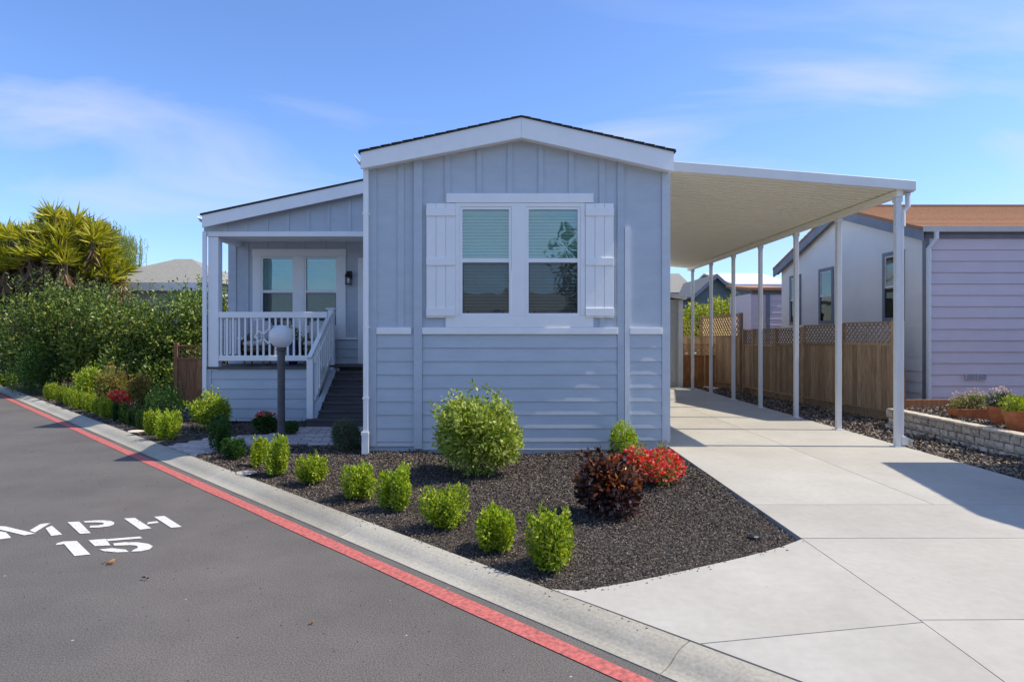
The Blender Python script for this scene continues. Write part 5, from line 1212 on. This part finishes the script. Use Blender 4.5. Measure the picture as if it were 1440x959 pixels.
# dark planting closing the view along the road on the far left
leafy_tree('dark_tree', -21.4, 28.0, 5.2, 1.9, 9000, .16, M['darkhedge'], 'dark leafy tree under the yuccas beside the parked car', .2, .30)
leafy_tree('dark_tree', -25.0, 40.0, 6.0, 4.5, 9000, .3, M['tree_leaf'], 'distant green tree behind the parked car at the road end', .3, .2)
leafy_tree('street_tree', -5.2, -12.0, 8.0, 3.4, 5200, .22, M['tree_leaf'], 'leafy tree across the street facing the blue house', .2, .3)
leafy_tree('street_tree', 5.2, -13.0, 8.0, 3.6, 5200, .22, M['tree_leaf'], 'taller leafy tree across the street facing the driveway', .22, .3)
simple_house('opposite_house', 'beige house with grey gable roof across the street, facing the blue house', -9.0, 9.0, -24.0, -17.0, 2.9, 4.4, 'x', M['shed'], M['grey_roof'], M['alu_w'], .4)
# a fern-like tuft beside the far kerb
round_bush('lime_bush', 9, 540, 22, 16, 900, .16, .04, M['lime_leaf'], 'bright green tuft beside the parked car at the far kerb', lump=4)

# parked car glimpsed at the far left
cx, cy = -20.3, 25.4
ca = empty('parked_car', (cx, cy, .05), 'dark blue car parked past the end of the hedge', 'car')
MB().prism_y([(-2.1, .35), (2.1, .35), (2.15, .75), (1.95, .92), (1.0, 1.02), (.55, 1.48), (-.9, 1.5), (-1.75, 1.05), (-2.1, .95), (-2.15, .6)], -.85, .85).build('body', M['car_paint'], ca, bevel=.03)
for c in ca.children: c.location = (0, 0, c.location.z + .05 - .05 + .0)
for s in (-1, 1):
    w = MB().prism_y([(-.85, 1.05), (.52, 1.05), (.42, 1.42), (-.80, 1.42)], -.006, .006).build('side_window', M['pane_low'], ca); w.location = (-.1, s * .862, 1.235)
    for q in (-1.3, 1.3):
        wh = MB().tube([(0, -.1, 0), (0, .1, 0)], .32, 18).build('wheel', M['tyre'], ca); wh.location = (q, s * .80, .27)
        rm = MB().tube([(0, -.11, 0), (0, .11, 0)], .19, 14).build('rim', M['chrome'], wh); rm.location = (0, 0, 0)
sl_ = MB().box(-1.9, 1.9, -.01, .01, -.04, .04).build('sill_trim', M['chrome'], ca); sl_.location = (0, -.87, .45)
MB
# fallen leaves and crumbs on the asphalt
for k, (u, v, sz, lab) in enumerate(((152, 793, .065, 'dry brown leaf lying just below the painted 15'), (436, 877, .05, 'small yellowed leaf lying alone on the asphalt'), (205, 816, .06, 'thin dark leaf lying on the asphalt below the painted digits'))):
    x, y = gp(u, v, 0.0); n = 5 if k == 0 else 2
    C = np.tile(np.array([x, y, .012]), (n, 1)) + rng.normal(0, sz * .12, (n, 3)) * np.array([1, 1, .1]); D = rand_dirs(n); D[:, 2] = .12
    o = quads('fallen_leaf', leaves(C, D, sz * .7, sz * .4, .3), leafmat('dry_leaf', [(0.22, 0.10, 0.03), (0.36, 0.19, 0.07), (0.42, 0.30, 0.13)], trans=.1) if k != 2 else M['burg_leaf'], None, (x, y, .012)); tag(o, lab, 'leaf')
n = 900; tt = rng.uniform(-1, 14, n); ss = -np.abs(rng.normal(0, 1.6, n)) - .02
C = np.array([[*st(a, b), .003] for a, b in zip(ss, tt)]); D = rand_dirs(n); D[:, 2] *= .2
o = quads('road_grit', leaves(C, D, .013, .008, .2), M['chip'], None, kind='stuff'); tag(o, 'tiny crumbs of bark and grit scattered on the asphalt', 'grit')
# low solar/valve stones by the kerb
for (u, v, w, lab) in ((190, 604.5, .13, 'flat pale stone lying at the kerb before the far hedge'), (345, 662, .12, 'flat pale stone lying at the kerb beside the row of boxwoods')):
    x, y = gp(u, v, .1); bm = bmesh.new(); bmesh.ops.create_icosphere(bm, subdivisions=2, radius=1)
    for vv in bm.verts: vv.co = Vector((vv.co.x * w * (1 + .15 * math.sin(vv.co.y * 4)), vv.co.y * w * .8, vv.co.z * .025))
    me = bpy.data.meshes.new('flat_stone'); bm.to_mesh(me); bm.free(); me.materials.append(M['block']); o = bpy.data.objects.new('flat_stone', me); link(o); o.location = (x, y, .075); tag(o, lab, 'stone')
# lava rock near the driveway corner
x, y = gp(1060, 758, .09); bm = bmesh.new(); bmesh.ops.create_icosphere(bm, subdivisions=2, radius=1); rr_ = random.Random(3)
for vv in bm.verts: vv.co = Vector((vv.co.x * .055, vv.co.y * .04, vv.co.z * .03)) * rr_.uniform(.8, 1.15)
me = bpy.data.meshes.new('dark_stone'); bm.to_mesh(me); bm.free(); me.materials.append(M['black_metal']); o = bpy.data.objects.new('dark_stone', me); link(o); o.location = (x, y, .10); tag(o, 'small black valve cover lying in the mulch at the driveway corner', 'cover')

# bark flakes strayed onto the slab and the kerb
n = 60; k = rng.integers(0, len(flare) - 1, n); f = rng.random((n, 1)); FA = np.array(flare); P_ = FA[k] * (1 - f) + FA[k + 1] * f
off = np.abs(rng.normal(0, .03, n)); P_[:, 0] += off * .3; P_[:, 1] -= off
tk = rng.uniform(1.9, 9.0, 110); sk = .275 - np.abs(rng.normal(0, .04, 110)); K_ = np.array([st(a, b) for a, b in zip(sk, tk)])
C = np.concatenate([np.column_stack([P_, PAD + gslope(P_[:, 0], P_[:, 1]) + .003]), np.column_stack([K_, np.interp(sk, [p[0] for p in prof[2:-1]], [p[1] for p in prof[2:-1]]) + .003])]); D = rand_dirs(len(C)); D[:, 2] *= .15
o = quads('stray_bark', leaves(C, D, .020, .009, .2), M['chip'], None, kind='stuff'); tag(o, 'stray bark flakes scattered along the slab and kerb edge', 'mulch')
